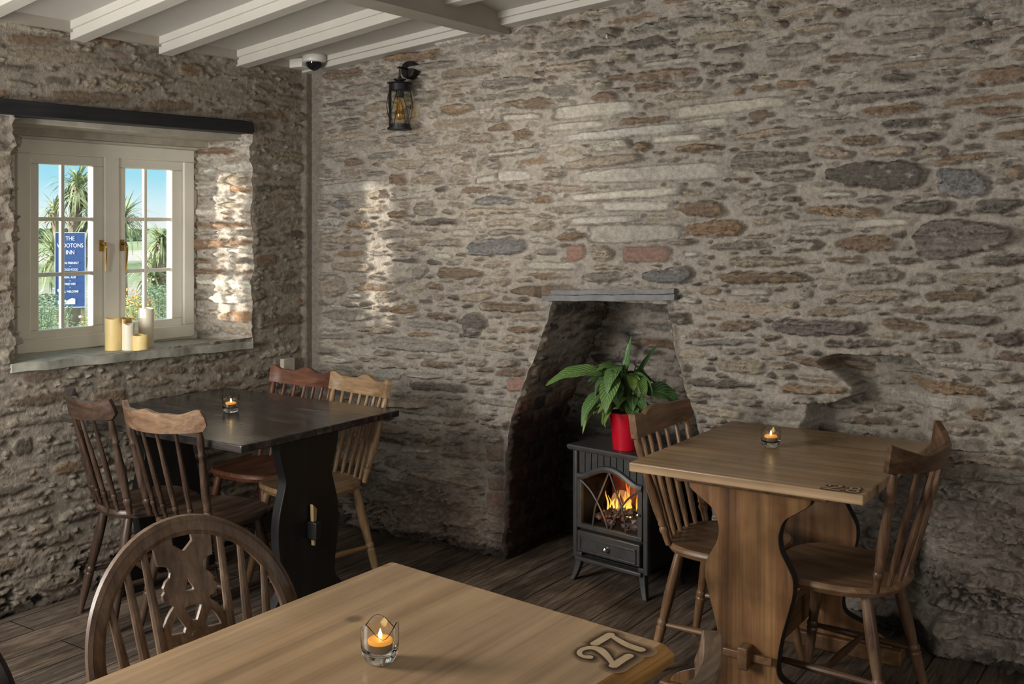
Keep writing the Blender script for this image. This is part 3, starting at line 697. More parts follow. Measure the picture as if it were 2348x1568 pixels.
def scroll_chair(name, x, y, rz, W, label, style='scallop', spindles=4, post=POSTP, spin=SPINP, wc=.405, bow=.055, seatw=(.42,.37,.39), zc0=.785, crestW=None, lean=.10, group=None, seatW=None, th=.0115, fx=.195):
    r = thing(name, (x,y,0), rz, label, 'chair', group)
    obj('seat', seat_bm(*seatw), (seatW or W)['Y'], r)
    undercarriage(r, W, fx=fx, sx=.135*fx/.195)
    yb = -seatw[2]/2+.045; hb = .165; ht = wc/2-.02
    def bot(t): return Vector((t*hb, yb-.028*(1-t*t), .443))
    def crest(t, z): return Vector((t*wc/2, yb-.028-lean-.010+bow*t*t, z))
    for s in (-1, 1):
        b = B(); p1 = crest(s*.90, zc0+.008); lathe(b, bot(s), p1, post); obj('back_post', b, W['Z'], r)
    for k in range(spindles):
        t = -1+2*(k+1)/(spindles+1)
        b = B(); lathe(b, bot(t), crest(t*.90, zc0+.008), spin, 10); obj('spindle', b, W['Z'], r)
    b = B(); n = 40; rs = []
    for i in range(n+1):
        t = -1+2*i/n; c = crest(t, 0); tn_ = Vector((wc/2, 2*bow*t, 0)).normalized(); nr = Vector((-tn_.y, tn_.x, 0))
        zt = zc0+crest_top(style, t)+ .012; zb = zc0+.012*t*t
        if style in ('scallop',):
            k = max(0, (abs(t)-.93)/.07); zb += .020*k*k
        back = Vector((0,-1,0))*.012; h = th
        e = .003
        rs.append([c+nr*h+Vector((0,0,zb)), c+nr*h+back+Vector((0,0,zt-e)), c+nr*(h-e)+back+Vector((0,0,zt)), c-nr*(h-e)+back+Vector((0,0,zt)), c-nr*h+back+Vector((0,0,zt-e)), c-nr*h+Vector((0,0,zb))])
    rings(b, rs); obj('crest_rail', b, (crestW or W)['X'], r, smooth=40)
    return r

def curve_plate(outer, holes, th, bev=.0015):
    """flat pierced plate in the x-z plane (y = thickness), from 2D outlines"""
    cu = bpy.data.curves.new('plate', 'CURVE'); cu.dimensions = '2D'; cu.fill_mode = 'BOTH'; cu.extrude = th/2-bev; cu.bevel_depth = bev
    for pts in [outer]+holes:
        s = cu.splines.new('POLY'); s.points.add(len(pts)-1); s.use_cyclic_u = True
        for q, p_ in zip(s.points, pts): q.co = (p_[0], p_[1], 0, 1)
    o = bpy.data.objects.new('plate', cu); col.objects.link(o)
    me = bpy.data.meshes.new_from_object(o.evaluated_get(bpy.context.evaluated_depsgraph_get()))
    bpy.data.objects.remove(o)
    return me

def wheel_chair_back(name, x, y, rz, W, label, group=None):
    r = thing(name, (x,y,0), rz, label, 'chair', group)
    obj('seat', seat_bm(.44,.40,.41), W['Y'], r); undercarriage(r, W)
    Y0 = -.165; L = .17
    def bp(xx, z): return Vector((xx, Y0-.02*(1-(xx/.24)**2)-L*(z-.45)/.47, z))
    def hoop(k, n=40):
        P = []
        for (xx, z) in smoothpath([(.195*k+.002,.43),(.215*k+.002,.50),(.234*k+.002,.58),(.242*k,.665)], 5)[:-1]: P.append((xx, z))
        for i in range(n+1):
            a = math.pi*i/n; P.append((.242*k*math.cos(a), .665+.245*(k if k == 1 else k)*math.sin(a)))
        return P+[(-xx, z) for xx, z in reversed(P[:15])]
    b = B(); po = hoop(1); pi_ = hoop(.845); rs = []
    for (o_, i_) in zip(po, pi_):
        O = bp(*o_); I = bp(*i_); fr_ = Vector((0,.013,0)); m1 = O.lerp(I, .22); m2 = O.lerp(I, .78)
        rs.append([O-fr_*.55, O+fr_*.55, m1+fr_, m1+fr_*.75, m2+fr_*.75, m2+fr_, I+fr_*.55, I-fr_*.55, m2-fr_, m2-fr_*.75, m1-fr_*.75, m1-fr_])
    rings(b, rs); obj('hoop', b, W['Z'], r, smooth=30)
    def hz(xx): return .665+.207*math.sqrt(max(0, 1-(xx/.205)**2))
    for t in (-.168,-.125,-.084,.084,.125,.168):
        b = B(); xx = t*1.06
        lathe(b, bp(t*.82,.443), bp(xx, hz(xx)+.012), PLAINP, 10); obj('spindle', b, W['Z'], r)
    # pierced wheel splat
    wc_, wr = .675, .074
    pts = [(.030,.44),(.034,.52),(.044,.60)]
    for a in np.linspace(-52, 58, 12): pts.append((wr*math.cos(R(a)), wc_+wr*math.sin(R(a))))
    pts += [(.042,.744),(.052,.746),(.060,.754),(.061,.764),(.055,.770),(.057,.778),(.050,.788),(.040,.794),(.036,.804),(.040,.816),(.052,.821),(.062,.823),(.064,.84),(.068,.885)]
    outer = pts+[(-a, z) for a, z in reversed(pts)]
    holes = []
    for k in range(6):                                              # gaps between the spokes of the wheel
        a0 = 60*k+2; A = []
        for a in np.linspace(a0+9, a0+51, 8): A.append((.060*math.cos(R(a)), wc_+.060*math.sin(R(a))))
        for a in np.linspace(a0+42, a0+18, 5): A.append((.027*math.cos(R(a)), wc_+.027*math.sin(R(a))))
        holes.append(A)
    holes.append([(0,.790),(.0045,.786),(.005,.778),(.010,.769),(.012,.764),(.008,.760),(-.008,.760),(-.012,.764),(-.010,.769),(-.005,.778),(-.0045,.786)])
    holes.append([(.024,.872),(.024,.856),(.0,.838),(-.024,.856),(-.024,.872)])
    me = curve_plate(outer, holes, .011)
    for v in me.vertices:
        xx, z, t = v.co; q_ = bp(xx, z); v.co = (q_.x, q_.y+t, q_.z)
    me.materials.append(W['Z']); me.shade_smooth(); me.set_sharp_from_angle(angle=R(35))
    sp = link(bpy.data.objects.new('wheel_splat', me), r)
    b = B(); c = bp(0, wc_); lathe(b, c+Vector((0,-.008,0)), c+Vector((0,.008,0)), [(0,.004),(.05,.012),(.2,.014),(.8,.014),(.95,.012),(1,.004)], 16); obj('rosette', b, W['Z'], sp)
    return r

scroll_chair('dining_chair', -3.565, 2.675, facing(.22,1), W_DARK, 'dark spindle-back chair with scalloped crest directly below the window at the black table', 'scallop', 4, wc=.385, bow=.075, zc0=.805, seatw=(.36,.34,.38), fx=.155)
scroll_chair('dining_chair', -3.212, 2.70, facing(-.02,1), W_DARK, 'dark spindle-back chair with toffee brown scalloped crest, directly behind the big hoop-back chair', 'scallop', 4, wc=.44, bow=.08, zc0=.797, seatw=(.38,.34,.40), fx=.165,
             crestW=chairwood('toffee crest', (.10,.055,.032),(.19,.115,.068),(.28,.185,.11)))
scroll_chair('dining_chair', -3.62, 3.33, facing(.05,-1), W_RED, 'reddish brown spindle-back chair in the room corner at the far side of the black table', 'wave', 5, spin=PLAINP, wc=.40, bow=.03, zc0=.772)
scroll_chair('dining_chair', -3.215, 3.24, facing(-.16,-1), W_LIGHT, 'pale beech spindle-back chair with its back to the stone wall at the black table', 'wave', 6, spin=PLAINP, wc=.41, bow=.04, zc0=.785)
scroll_chair('dining_chair', -1.425, 3.47, facing(1,.02), W_OAK, 'brown spindle-back chair standing between the stove and the oak table', 'block', 5, spin=PLAINP, wc=.48, bow=.03, zc0=.797, seatw=(.45,.42,.40), lean=.085)
scroll_chair('dining_chair', -1.012, 3.40, facing(-1,.07), W_WALNUT, 'dark walnut spindle-back chair with deeply scooped crest by the rough dark wall base', 'scoop', 4, spin=PLAINP, wc=.47, bow=.085, zc0=.808, seatw=(.45,.41,.42), seatW=W_OAK)
wheel_chair_back('hoop_back_chair', -1.545, 1.425, facing(1,-.20), W_WHEEL, 'hoop-back chair with pierced wheel splat pushed up to the pine table')
wheel_chair_back('hoop_back_chair', -1.60, .84, facing(1,-.05), W_DARK2, 'almost black hoop-back chair, only a curved bit of hoop in view at the picture corner')
scroll_chair('dining_chair', -.935, 1.40, facing(-1,0), W_WHEEL, 'brown chair showing only its crest end beside the 27 on the pine table', 'scallop', 4, spin=PLAINP, wc=.43, bow=.06, zc0=.797, th=.016)

# ------------------------------------------------------------------ trestle tables
def trestle(name, x0, x1, y0, y1, z, axis, mats, prof, label, tk=.03, inset=.09, key='h', edge=None):
    """axis: direction of the stretcher ('X' or 'Y'); prof: (z, half width) of the end panels"""
    cx, cy = (x0+x1)/2, (y0+y1)/2
    r = thing(name, (cx,cy,0), 0, label, 'table'); w, d = (x1-x0)/2, (y1-y0)/2
    b = B(); box(b, -w, w, -d, d, z-tk, z); obj('table_top', b, mats['top'], r, bevel=.004)
    L = (w if axis == 'X' else d)-inset
    sp = smoothpath([(h, zz) for zz, h in prof], 4)
    pts = [(p_[0], p_[1]) for p_ in sp]+[(-p_[0], p_[1]) for p_ in reversed(sp)]
    for s in (-1, 1):
        if axis == 'X': Mx = Matrix(((0,0,1,s*L),(1,0,0,0),(0,1,0,0),(0,0,0,1)))
        else: Mx = Matrix(((1,0,0,0),(0,0,1,s*L),(0,1,0,0),(0,0,0,1)))
        b = B(); prism(b, pts, .042, Mx, 1 if edge else 0); pn = obj('end_panel', b, [mats['up'], edge] if edge else mats['up'], r, smooth=30, bevel=.003)
        def bar(nm, h, za, zb, t, mt):
            b = B()
            if axis == 'X': box(b, s*L-t/2, s*L+t/2, -h, h, za, zb)
            else: box(b, -h, h, s*L-t/2, s*L+t/2, za, zb)
            obj(nm, b, mt, r, bevel=.006)
        bar('foot', prof[-1][1]+.03, 0, .055, .075, mats['rail'])
        bar('cleat', prof[0][1]+.05, z-tk-.028, z-tk, .05, mats['rail'])
        b = B(); e = s*(L+.021)
        zt = .205 if key == 'h' else .36
        if axis == 'X': box(b, min(e, e+s*.05), max(e, e+s*.05), -.017, .017, zt-.035, zt+.035)
        else: box(b, -.017, .017, min(e, e+s*.05), max(e, e+s*.05), zt-.035, zt+.035)
        tn2 = obj('tenon', b, mats['rail'], r, bevel=.005)
        b = B(); m_ = e+s*.012
        if key == 'h': box(b, -.085, .085, min(m_, m_+s*.014), max(m_, m_+s*.014), zt-.012, zt+.012); obj('wedge', b, mats['rail'], tn2, bevel=.003)
        else:
            v = box(b, min(m_, m_+s*.016), max(m_, m_+s*.016), -.011, .013, .300, .462)
            for q_ in v:
                if q_.co.z < .4: q_.co.y *= .45
                elif q_.co.y > 0: q_.co.z -= .02
            obj('wedge', b, M['pale_peg'], tn2, bevel=.003, label='bare yellow wood peg')
    b = B(); zt = .205 if key == 'h' else .36
    if axis == 'X': box(b, -L, L, -.018, .018, zt-.045, zt+.045)
    else: box(b, -.018, .018, -L, L, zt-.045, zt+.045)
    obj('stretcher', b, mats['rail'], r, bevel=.004)
    return r
PROF28 = [(.742,.200),(.70,.198),(.672,.165),(.638,.118),(.60,.102),(.572,.099),(.54,.105),(.508,.122),(.47,.141),(.44,.145),(.40,.141),(.33,.122),(.27,.106),(.21,.096),(.165,.094),(.14,.115),(.115,.19),(.085,.25),(.055,.27)]
PROFB = [(.742,.165),(.69,.160),(.64,.148),(.60,.134),(.57,.126),(.54,.130),(.50,.142),(.45,.156),(.40,.163),(.34,.163),(.27,.154),(.20,.142),(.15,.145),(.10,.19),(.055,.23)]
oak = trestle('trestle_table', -1.600, -.848, 3.053, 3.925, .77, 'Y', {'top': M['oak_top'], 'up': M['oak_Z'], 'rail': M['oak_Y']}, PROF28,
              'honey oak trestle table marked 28 standing against the stone wall', inset=.10, edge=M['edge_black'])
blk = trestle('trestle_table', -3.915, -2.843, 2.520, 3.375, .77, 'X', {'top': M['black_top'], 'up': M['black_wood'], 'rail': M['black_wood']}, PROFB,
              'black painted trestle table with worn top standing below the window', tk=.028, inset=.115, key='v')

# pine table with moulded edge
pt = thing('pine_table', (-1.24,1.25,0), 0, 'large waxed pine table marked 27 with a rounded amber edge', 'table')
def tp(x, y): return (x+1.24, y-1.25)
corners = [tp(-1.600,1.872), tp(-.838,1.790), tp(-.925,.60), tp(-1.62,.60)]
def inset_poly(c, k, z, rad, n=5):
    out = []; m = len(c)
    cen = Vector((sum(p_[0] for p_ in c)/m, sum(p_[1] for p_ in c)/m))
    P = [Vector(p_) for p_ in c]
    for i in range(m):
        a, p_, d = P[i-1], P[i], P[(i+1) % m]
        e1 = (a-p_).normalized(); e2 = (d-p_).normalized()
        q_ = p_+(e1+e2)*k
        for j in range(n+1):
            t = j/n; A = q_+e1*rad; D = q_+e2*rad
            w = (1-t)**2*A+2*t*(1-t)*q_+t*t*D; out.append(Vector((w.x, w.y, z)))
    return out
b = B(); prof = [(.022,.728),(.006,.730),(.0,.736),(.0,.750),(.003,.755),(.006,.756),(.008,.762),(.014,.768),(.020,.770)]
vr = rings(b, [inset_poly(corners, k, z, .014) for k, z in prof])
obj('table_edge', b, M['pine_edge'], pt, smooth=30, label='amber moulded table edge')
b = B(); rings(b, [inset_poly(corners, .0205, .7695, .012), inset_poly(corners, .0205, .7705, .012)]); obj('table_top', b, M['pine_top'], pt, smooth=0)
b = B()
for (xa, ya, xb, yb) in ((-1.53,1.78,-.92,1.74),(-1.53,.70,-.98,.70)): box(b, xa+1.24, xb+1.24, min(ya,yb)-1.25-.012, max(ya,yb)-1.25+.012, .62, .73)
for xx in (-1.53,-.95): box(b, xx+1.24-.012, xx+1.24+.012, -.55, .50, .62, .73)
obj('apron', b, M['pine_edge'], pt)
for xx in (-1.53,-.96):
    for yy in (.70, 1.745):
        b = B(); lathe(b, (xx+1.24,yy-1.25,.73), (xx+1.24,yy-1.25,0), [(0,.035),(.2,.035),(.22,.028),(.25,.036),(.28,.03),(.4,.037),(.7,.028),(.9,.022),(.93,.028),(1,.024)], 18); obj('leg', b, M['pine_edge'], pt)

# ------------------------------------------------------------------ table numbers
def ribbon(bm, pts, w, z, Mx):
    P = [Vector(p_[:2]) for p_ in pts]; W_ = [p_[2] if len(p_) > 2 else 1 for p_ in pts]; lo, hi = [], []
    T = [(P[min(len(P)-1, i+1)]-P[max(0, i-1)]).normalized() for i in range(len(P))]
    for q_, t, k in zip(P, T, W_):
        n = Vector((-t.y, t.x)); h = w*k/2; hi.append(q_+n*h); lo.append(q_-n*h)
    def cap(c, t, k): a0 = math.atan2(t.y, t.x)-math.pi/2; return [c+Vector((math.cos(a0+math.pi*j/8), math.sin(a0+math.pi*j/8)))*(w*k/2) for j in range(1, 8)]
    V_ = lambda q_, i=0: bm.verts.new(Mx @ Vector((q_.x, q_.y, z+.00006*i/len(P))))
    A = [V_(q_, i) for i, q_ in enumerate(lo)]; C_ = [V_(q_, i) for i, q_ in enumerate(hi)]
    for i in range(len(P)-1): bm.faces.new((A[i], A[i+1], C_[i+1], C_[i]))
    if (P[0]-P[-1]).length > .01:
        bm.faces.new([A[-1]]+[V_(q_, len(P)) for q_ in cap(P[-1], T[-1], W_[-1])]+[C_[-1]])
        bm.faces.new([C_[0]]+[V_(q_) for q_ in cap(P[0], -T[0], W_[0])]+[A[0]])
def sp3(pts, n=6):
    o_ = smoothpath([Vector((p_[0], p_[1], p_[2] if len(p_) > 2 else 1)) for p_ in pts], n); return [(v.x, v.y, v.z) for v in o_]
TWO = [sp3([(.10,.66,1.1),(.06,.76,.8),(.12,.90,.7),(.30,.97,.8),(.48,.90,1.1),(.54,.74,1.3),(.46,.56,1.2),(.28,.32,.9),(.08,.10,.7)]), [(.04,.07,1.25),(.36,.08,1.25),(.62,.07,1.25)]]
SEVEN = [[(.02,.92,1.3),(.60,.92,1.3)], sp3([(.58,.90,.8),(.42,.55,1.1),(.34,.30,1.3),(.31,.04,1.4)])]
ring8 = lambda cy, rx, ry: [(.32+rx*math.cos(t), cy+ry*math.sin(t), 1) for t in np.linspace(0, 2*math.pi, 22)]
EIGHT = [ring8(.72,.18,.20), ring8(.27,.23,.23)]
def number(parent, digits, origin, ang, size, gap, layers, face):
    """burnt halo (one mesh, several tones) with the bare digits on top"""
    def strokes(b, w, z, mi=0):
        for k, dg in enumerate(digits):
            Mx = Matrix.Translation(Vector(origin)) @ Matrix.Rotation(ang, 4, 'Z') @ Matrix.Diagonal((size, size, 1, 1)) @ Matrix.Translation(Vector((k*gap-gap/2-.32, -.5, 0)))
            n0 = len(b.faces)
            for si, st in enumerate(dg): ribbon(b, st, w, z+.00007*(si+2*k), Mx)
            b.faces.ensure_lookup_table()
            for f in b.faces[n0:]: f.material_index = mi
    b = B()
    for i, (w, z, mat) in enumerate(layers): strokes(b, w, z, i)
    obj('scorch_mark', b, [l[2] for l in layers], parent, smooth=0)
    b = B(); strokes(b, *face[:2]); obj('number', b, face[2], parent, smooth=0)
HALO = [plain('scorch %d' % i, tuple(np.array((.34,.215,.112))*(1-t)+np.array((.040,.019,.008))*t), .5, var=.25, scale=70) for i, t in enumerate((.10,.24,.42,.64,.86,1.0))]
number(pt, [TWO, SEVEN], tp(-.921,1.690)+(0,), R(87), .092, .70, [(w_, .7706+.00028*i, HALO[i]) for i, w_ in enumerate((.47,.42,.37,.32,.27,.225))], (.150,.7724,M['digit']))
number(oak, [TWO, EIGHT], (-.918+1.224, 3.103-3.489, 0), R(3), .070, .82, [(.34,.7703,M['burn3']), (.26,.7707,M['burn'])], (.13,.7711,M['digit28']))

# ------------------------------------------------------------------ tealight glasses
def tealight(x, y, z, rz, label, k=1.0):
    r = thing('tealight_holder', (x,y,z), rz, label, 'candle holder')
    b = B(); n = 48; ro = .034*k
    def ring(rad, zf):
        return [Vector((rad(a)*math.cos(a), rad(a)*math.sin(a), zf(a))) for a in [2*math.pi*j/n for j in range(n)]]
    rim = lambda a: (.050+.022*abs(math.cos(1.5*a))**1.6)*k
    sq = lambda a: 1-.04*math.cos(3*a)
    outer = [(.60,.0),(.78,.003),(.90,.012),(.985,.026),(1.0,.040)]
    rs = [ring((lambda a, s=s: ro*s*sq(a)), (lambda a, h=h: h*k)) for s, h in outer]
    rs.append(ring(lambda a: ro*1.0*sq(a), rim)); rs.append(ring(lambda a: ro*.93*sq(a), rim))
    for s, h in ((.92,.040),(.90,.030),(.84,.021),(.6,.018)): rs.append(ring((lambda a, s=s: ro*s*sq(a)), (lambda a, h=h: h*k)))
    rings(b, rs); obj('glass_cup', b, M['glass'], r, smooth=60)
    b = B(); lathe(b, (0,0,.0185*k), (0,0,.034*k), [(0,.019*k),(.02,.0215*k),(1,.0225*k)], 24); c = obj('tealight', b, M['foil'], r)
    b = B(); lathe(b, (0,0,.034*k), (0,0,.0405*k), [(0,.0215*k),(.7,.0222*k),(1,.020*k)], 24); obj('wax', b, M['orange_wax'], c)
    b = B(); lathe(b, (0,0,.0405*k), (0,0,.058*k), [(0,.0012),(.2,.0034*k),(.42,.0038*k),(.75,.0018*k),(1,.0003)], 10); obj('flame', b, M['flame'], c)
tealight(-1.24, 1.419, .7706, R(20), 'glass tealight holder with petal rim on the pine table marked 27')
tealight(-3.385, 2.945, .77, R(70), 'small lit glass tealight holder on the black table below the window')
tealight(-1.30, 3.54, .77, R(120), 'small lit glass tealight holder on the honey oak table marked 28')

# ------------------------------------------------------------------ candles on the sill
def candle(x, y, r0, h, mat, label, seed, flat=False):
    rg = random.Random(seed); z = .98-.0205*(y-3.0)
    t = thing('pillar_candle', (x,y,z), 0, label, 'candle', 'candles on the window sill')
    b = B(); n = 28; ph = rg.random()*6
    def ring(rad, zf): return [Vector((rad*math.cos(2*math.pi*j/n), rad*math.sin(2*math.pi*j/n), zf(2*math.pi*j/n))) for j in range(n)]
    rim = lambda a: h+.0035*math.sin(a*2+ph)+.002*math.sin(3*a)
    rings(b, [ring(r0*.97, lambda a: 0), ring(r0, lambda a: .003), ring(r0, lambda a: h*.5), ring(r0, lambda a: rim(a)-.004), ring(r0*.95, rim), ring(r0*.86, lambda a: rim(a)-.003), ring(r0*.74, lambda a: h-.014), ring(r0*.1, lambda a: h-.016)])
    obj('wax_body', b, mat, t, smooth=50)
    b = B(); tube(b, [(0,0,h-.017),(.001,0,h-.010),(.003,.001,h-.005)], .0013, 6); obj('wick', b, M['edge_black'], t)
candle(-4.085, 2.885, .036, .145, M['wax_gold'], 'tall golden candle nearest the casement handle on the window sill', 1)
candle(-4.035, 2.925, .027, .120, M['wax_white'], 'slim pale white candle in front of the tall golden candle on the sill', 2)
candle(-4.135, 2.985, .026, .135, M['wax_amber'], 'amber candle half hidden behind the slim white candle on the sill', 3)
candle(-3.995, 2.962, .036, .070, M['wax_gold'], 'short squat candle at the front edge of the window sill', 4)
candle(-4.100, 3.068, .034, .178, M['wax_white'], 'tallest ivory candle standing behind the short candle on the sill', 5)
# ------------------------------------------------------------------ electric stove in the fireplace
def lin(a, b, n): return [a+(b-a)*i/n for i in range(n+1)]
st = thing('stove', (-2.128, 4.045, 0), R(-8.5), 'charcoal electric stove with glowing flames behind an arched lattice door inside the fireplace', 'stove')
S, SD = M['stove'], M['stove_dark']
b = B(); FW, FY, BY = .205, -.125, .135
box(b, -.19, -.172, FY+.01, BY, .095, .565); box(b, .172, .19, FY+.01, BY, .095, .565); box(b, -.19, .19, BY-.012, BY, .095, .565); box(b, -.19, .19, FY+.02, BY, .095, .112)
box(b, -.175, .175, FY+.02, BY-.01, .215, .235); box(b, -.175, .175, FY+.02, BY-.01, .535, .56)
obj('body', b, SD, st)
b = B(); P2 = [(-.222,-.140),(.222,-.140),(.222,.02),(.17,.14),(-.17,.14),(-.222,.02)]
def off(k): return [(p_[0]*k, p_[1]*k) for p_ in P2]
rings(b, [[Vector((x,y,z)) for x, y in off(k)] for k, z in ((.955,.562),(.985,.566),(1,.573),(1,.580),(.985,.585),(.97,.586))]); obj('top_plate', b, S, st, smooth=20)
for s in (-1, 1):
    b = B(); box(b, s*.186-.012, s*.186+.012, FY-.006, FY+.02, .098, .563); obj('pillar', b, S, st, bevel=.006)
    for y in (FY+.012, BY-.02):
        b = B(); f_ = -1 if y < 0 else 1
        rs = []
        for t in lin(0, 1, 6):
            z = .125*(1-t); e = t*t*.028; w = .017-.006*t
            c = Vector((s*(.165+e), y+f_*e*.8, z)); rs.append([c+Vector((-w,-w,0)), c+Vector((w,-w,0)), c+Vector((w,w,0)), c+Vector((-w,w,0))])
        rings(b, rs); obj('leg', b, S, st, bevel=.004)
# fluted frieze above the arched door
def arch(x): return .452+.052*math.cos(min(1, abs(x)/.150)*math.pi/2)**1.3*1.0 if abs(x) < .15 else .452
b = B()
n = 10
for i in range(n):
    x0 = -.17+.34*i/n+.002; x1 = -.17+.34*(i+1)/n-.002
    v = box(b, x0, x1, FY+.004, FY+.016, .45, .560)
    for q_ in v:
        if q_.co.z < .5: q_.co.z = arch(q_.co.x)+.012
box(b, -.172, .172, FY+.014, FY+.018, .515, .56)
obj('fluted_frieze', b, S, st, bevel=.0015)
door = thing('door'); door.parent = st
b = B(); xs_ = lin(-.172, .172, 24); rs = []
for x in xs_:
    a = arch(x); rs.append([Vector((x,FY-.010,a-.012)), Vector((x,FY-.014,a)), Vector((x,FY-.010,a+.014)), Vector((x,FY+.012,a+.016)), Vector((x,FY+.012,a-.014))])
rings(b, rs)
box(b, -.172, -.148, FY-.008, FY+.012, .232, .45); box(b, .148, .172, FY-.008, FY+.012, .232, .45); box(b, -.172, .172, FY-.010, FY+.012, .232, .252)
obj('door_frame', b, S, door, smooth=30, bevel=.003)
b = B(); yy = FY-.004
for s in (-1, 1):
    tube(b, smoothpath([(0,yy,.496),(s*.045,yy,.40),(s*.075,yy,.33),(s*.088,yy,.25)], 5), .0042, 6)
    tube(b, smoothpath([(s*.150,yy,.435),(s*.10,yy,.40),(s*.055,yy,.345),(s*.020,yy,.285),(s*.008,yy,.25)], 5), .0042, 6)
obj('lattice', b, S, door)
b = B(); v = box(b, -.15, .15, FY+.004, FY+.006, .245, .46); obj('pane', b, M['pane'], door, smooth=0)
b = B(); lathe(b, (.160,FY-.008,.345), (.160,FY-.026,.345), [(0,.004),(.5,.004),(.55,.007),(.9,.006),(1,.002)], 10); obj('knob', b, M['chrome'], door)
# fire
b = B(); box(b, -.16, .16, BY-.03, BY-.02, .24, .53)
def glow_mat():
    m, nt, bs = newmat('dim red firebox glow')
    n = noise(nt, mapped(nt, (9,9,5)), 1, 4); c = ramp(nt, n, [(.30,(.006,.001,.001)),(.50,(.12,.018,.006)),(.70,(.42,.09,.022))])
    nt.links.new(c, bs.inputs['Base Color']); nt.links.new(c, bs.inputs['Emission Color']); bs.inputs['Emission Strength'].default_value = .5; return m
obj('glowing_backplate', b, glow_mat(), st, smooth=0)
def fire_mat():
    m, nt, bs = newmat('fire'); tc = nt.nodes.new('ShaderNodeTexCoord'); sx = nt.nodes.new('ShaderNodeSeparateXYZ'); nt.links.new(tc.outputs['Object'], sx.inputs[0])
    n = noise(nt, mapped(nt, (30,30,14)), 1, 3)
    mr = N(nt, 'ShaderNodeMapRange'); mr.inputs['From Min'].default_value = .28; mr.inputs['From Max'].default_value = .44; nt.links.new(sx.outputs['Z'], mr.inputs['Value'])
    ad = N(nt, 'ShaderNodeMath', operation='MULTIPLY_ADD'); ad.inputs[1].default_value = .55; ad.inputs[2].default_value = -.27; nt.links.new(n, ad.inputs[0])
    a2 = N(nt, 'ShaderNodeMath', operation='ADD'); nt.links.new(ad.outputs[0], a2.inputs[0]); nt.links.new(mr.outputs[0], a2.inputs[1])
    c = ramp(nt, a2.outputs[0], [(.0,(1.0,.72,.16)),(.28,(1.0,.60,.08)),(.55,(.95,.30,.02)),(1.0,(.55,.08,.008))])
    nt.links.new(c, bs.inputs['Emission Color']); bs.inputs['Base Color'].default_value = (0,0,0,1); bs.inputs['Emission Strength'].default_value = 1.25; return m
b = B(); rg = random.Random(3)
for (x, h, w) in ((-.10,.09,.010),(-.075,.06,.012),(-.05,.10,.012),(-.028,.075,.013),(-.005,.15,.013),(.012,.11,.016),(.030,.165,.013),(.045,.13,.017),(.060,.17,.010),(.075,.09,.012),(-.115,.06,.008),(.02,.07,.02),(-.02,.05,.016)):
    y = .00+rg.uniform(-.02,.03); p0 = .285; rs = []
    for t in lin(0, 1, 9):
        r_ = w*.72*(.45+1.2*t-1.62*t*t)+.0006; c = Vector((x+.012*math.sin(t*5+x*60)*t, y, p0+h*t)); rs.append([c+Vector((r_*math.cos(a), r_*.5*math.sin(a), 0)) for a in lin(0, 2*math.pi, 8)[:-1]])
    rings(b, rs)
fl_ = obj('flames', b, fire_mat(), st)
def ember_mat():
    m, nt, bs = newmat('glowing embers'); n = noise(nt, mapped(nt, (1,1,1)), 60, 4)
    nt.links.new(ramp(nt, n, [(.35,(.012,.010,.010)),(.6,(.10,.06,.05)),(.75,(.30,.24,.22))]), bs.inputs['Base Color'])
    nt.links.new(ramp(nt, n, [(.60,(0,0,0)),(.75,(.75,.11,.02))]), bs.inputs['Emission Color']); bs.inputs['Emission Strength'].default_value = .8; return m
b = B()
for i in range(46):
    c = Vector((rg.uniform(-.135,.135), rg.uniform(-.075,.06), .247+rg.random()*.035+.02*(i % 3 == 0))); r_ = rg.uniform(.010,.022)
    bmesh.ops.create_icosphere(b, subdivisions=1, radius=r_, matrix=Matrix.Translation(c) @ Matrix.Rotation(rg.random()*6, 4, 'X') @ Matrix.Diagonal((1.3,1,.8,1)))
for (xa, xb, za, zb) in ((-.12,.06,.275,.315),(-.02,.13,.320,.275),(.03,.12,.30,.34)):
    lathe(b, (xa,.03,za), (xb,-.03,zb), [(0,.010),(.05,.018),(.5,.020),(.95,.017),(1,.008)], 9)
obj('embers', b, ember_mat(), st, smooth=0)
# drawer, ledge
dw = thing('drawer'); dw.parent = st
b = B(); box(b, -.165, .165, FY-.016, FY+.012, .130, .222); obj('drawer_front', b, S, dw, bevel=.005)
b = B(); y = FY-.018
for (z0_, z1_) in ((.138,.146),(.192,.200)): box(b, -.150, .150, y-.004, y+.004, z0_, z1_)
for x in (-.150, .142): box(b, x, x+.008, y-.004, y+.004, .138, .200)
obj('drawer_moulding', b, S, dw, bevel=.002)
b = B(); lathe(b, (0,FY-.016,.172), (0,FY-.044,.172), [(0,.010),(.15,.010),(.2,.005),(.5,.005),(.6,.011),(.85,.010),(1,.002)], 14); obj('knob', b, M['chrome'], dw)
b = B(); box(b, -.175, .175, FY-.022, FY+.02, .092, .110); obj('ledge', b, S, st, bevel=.005)
# low hearth slabs under the stove
b = B()
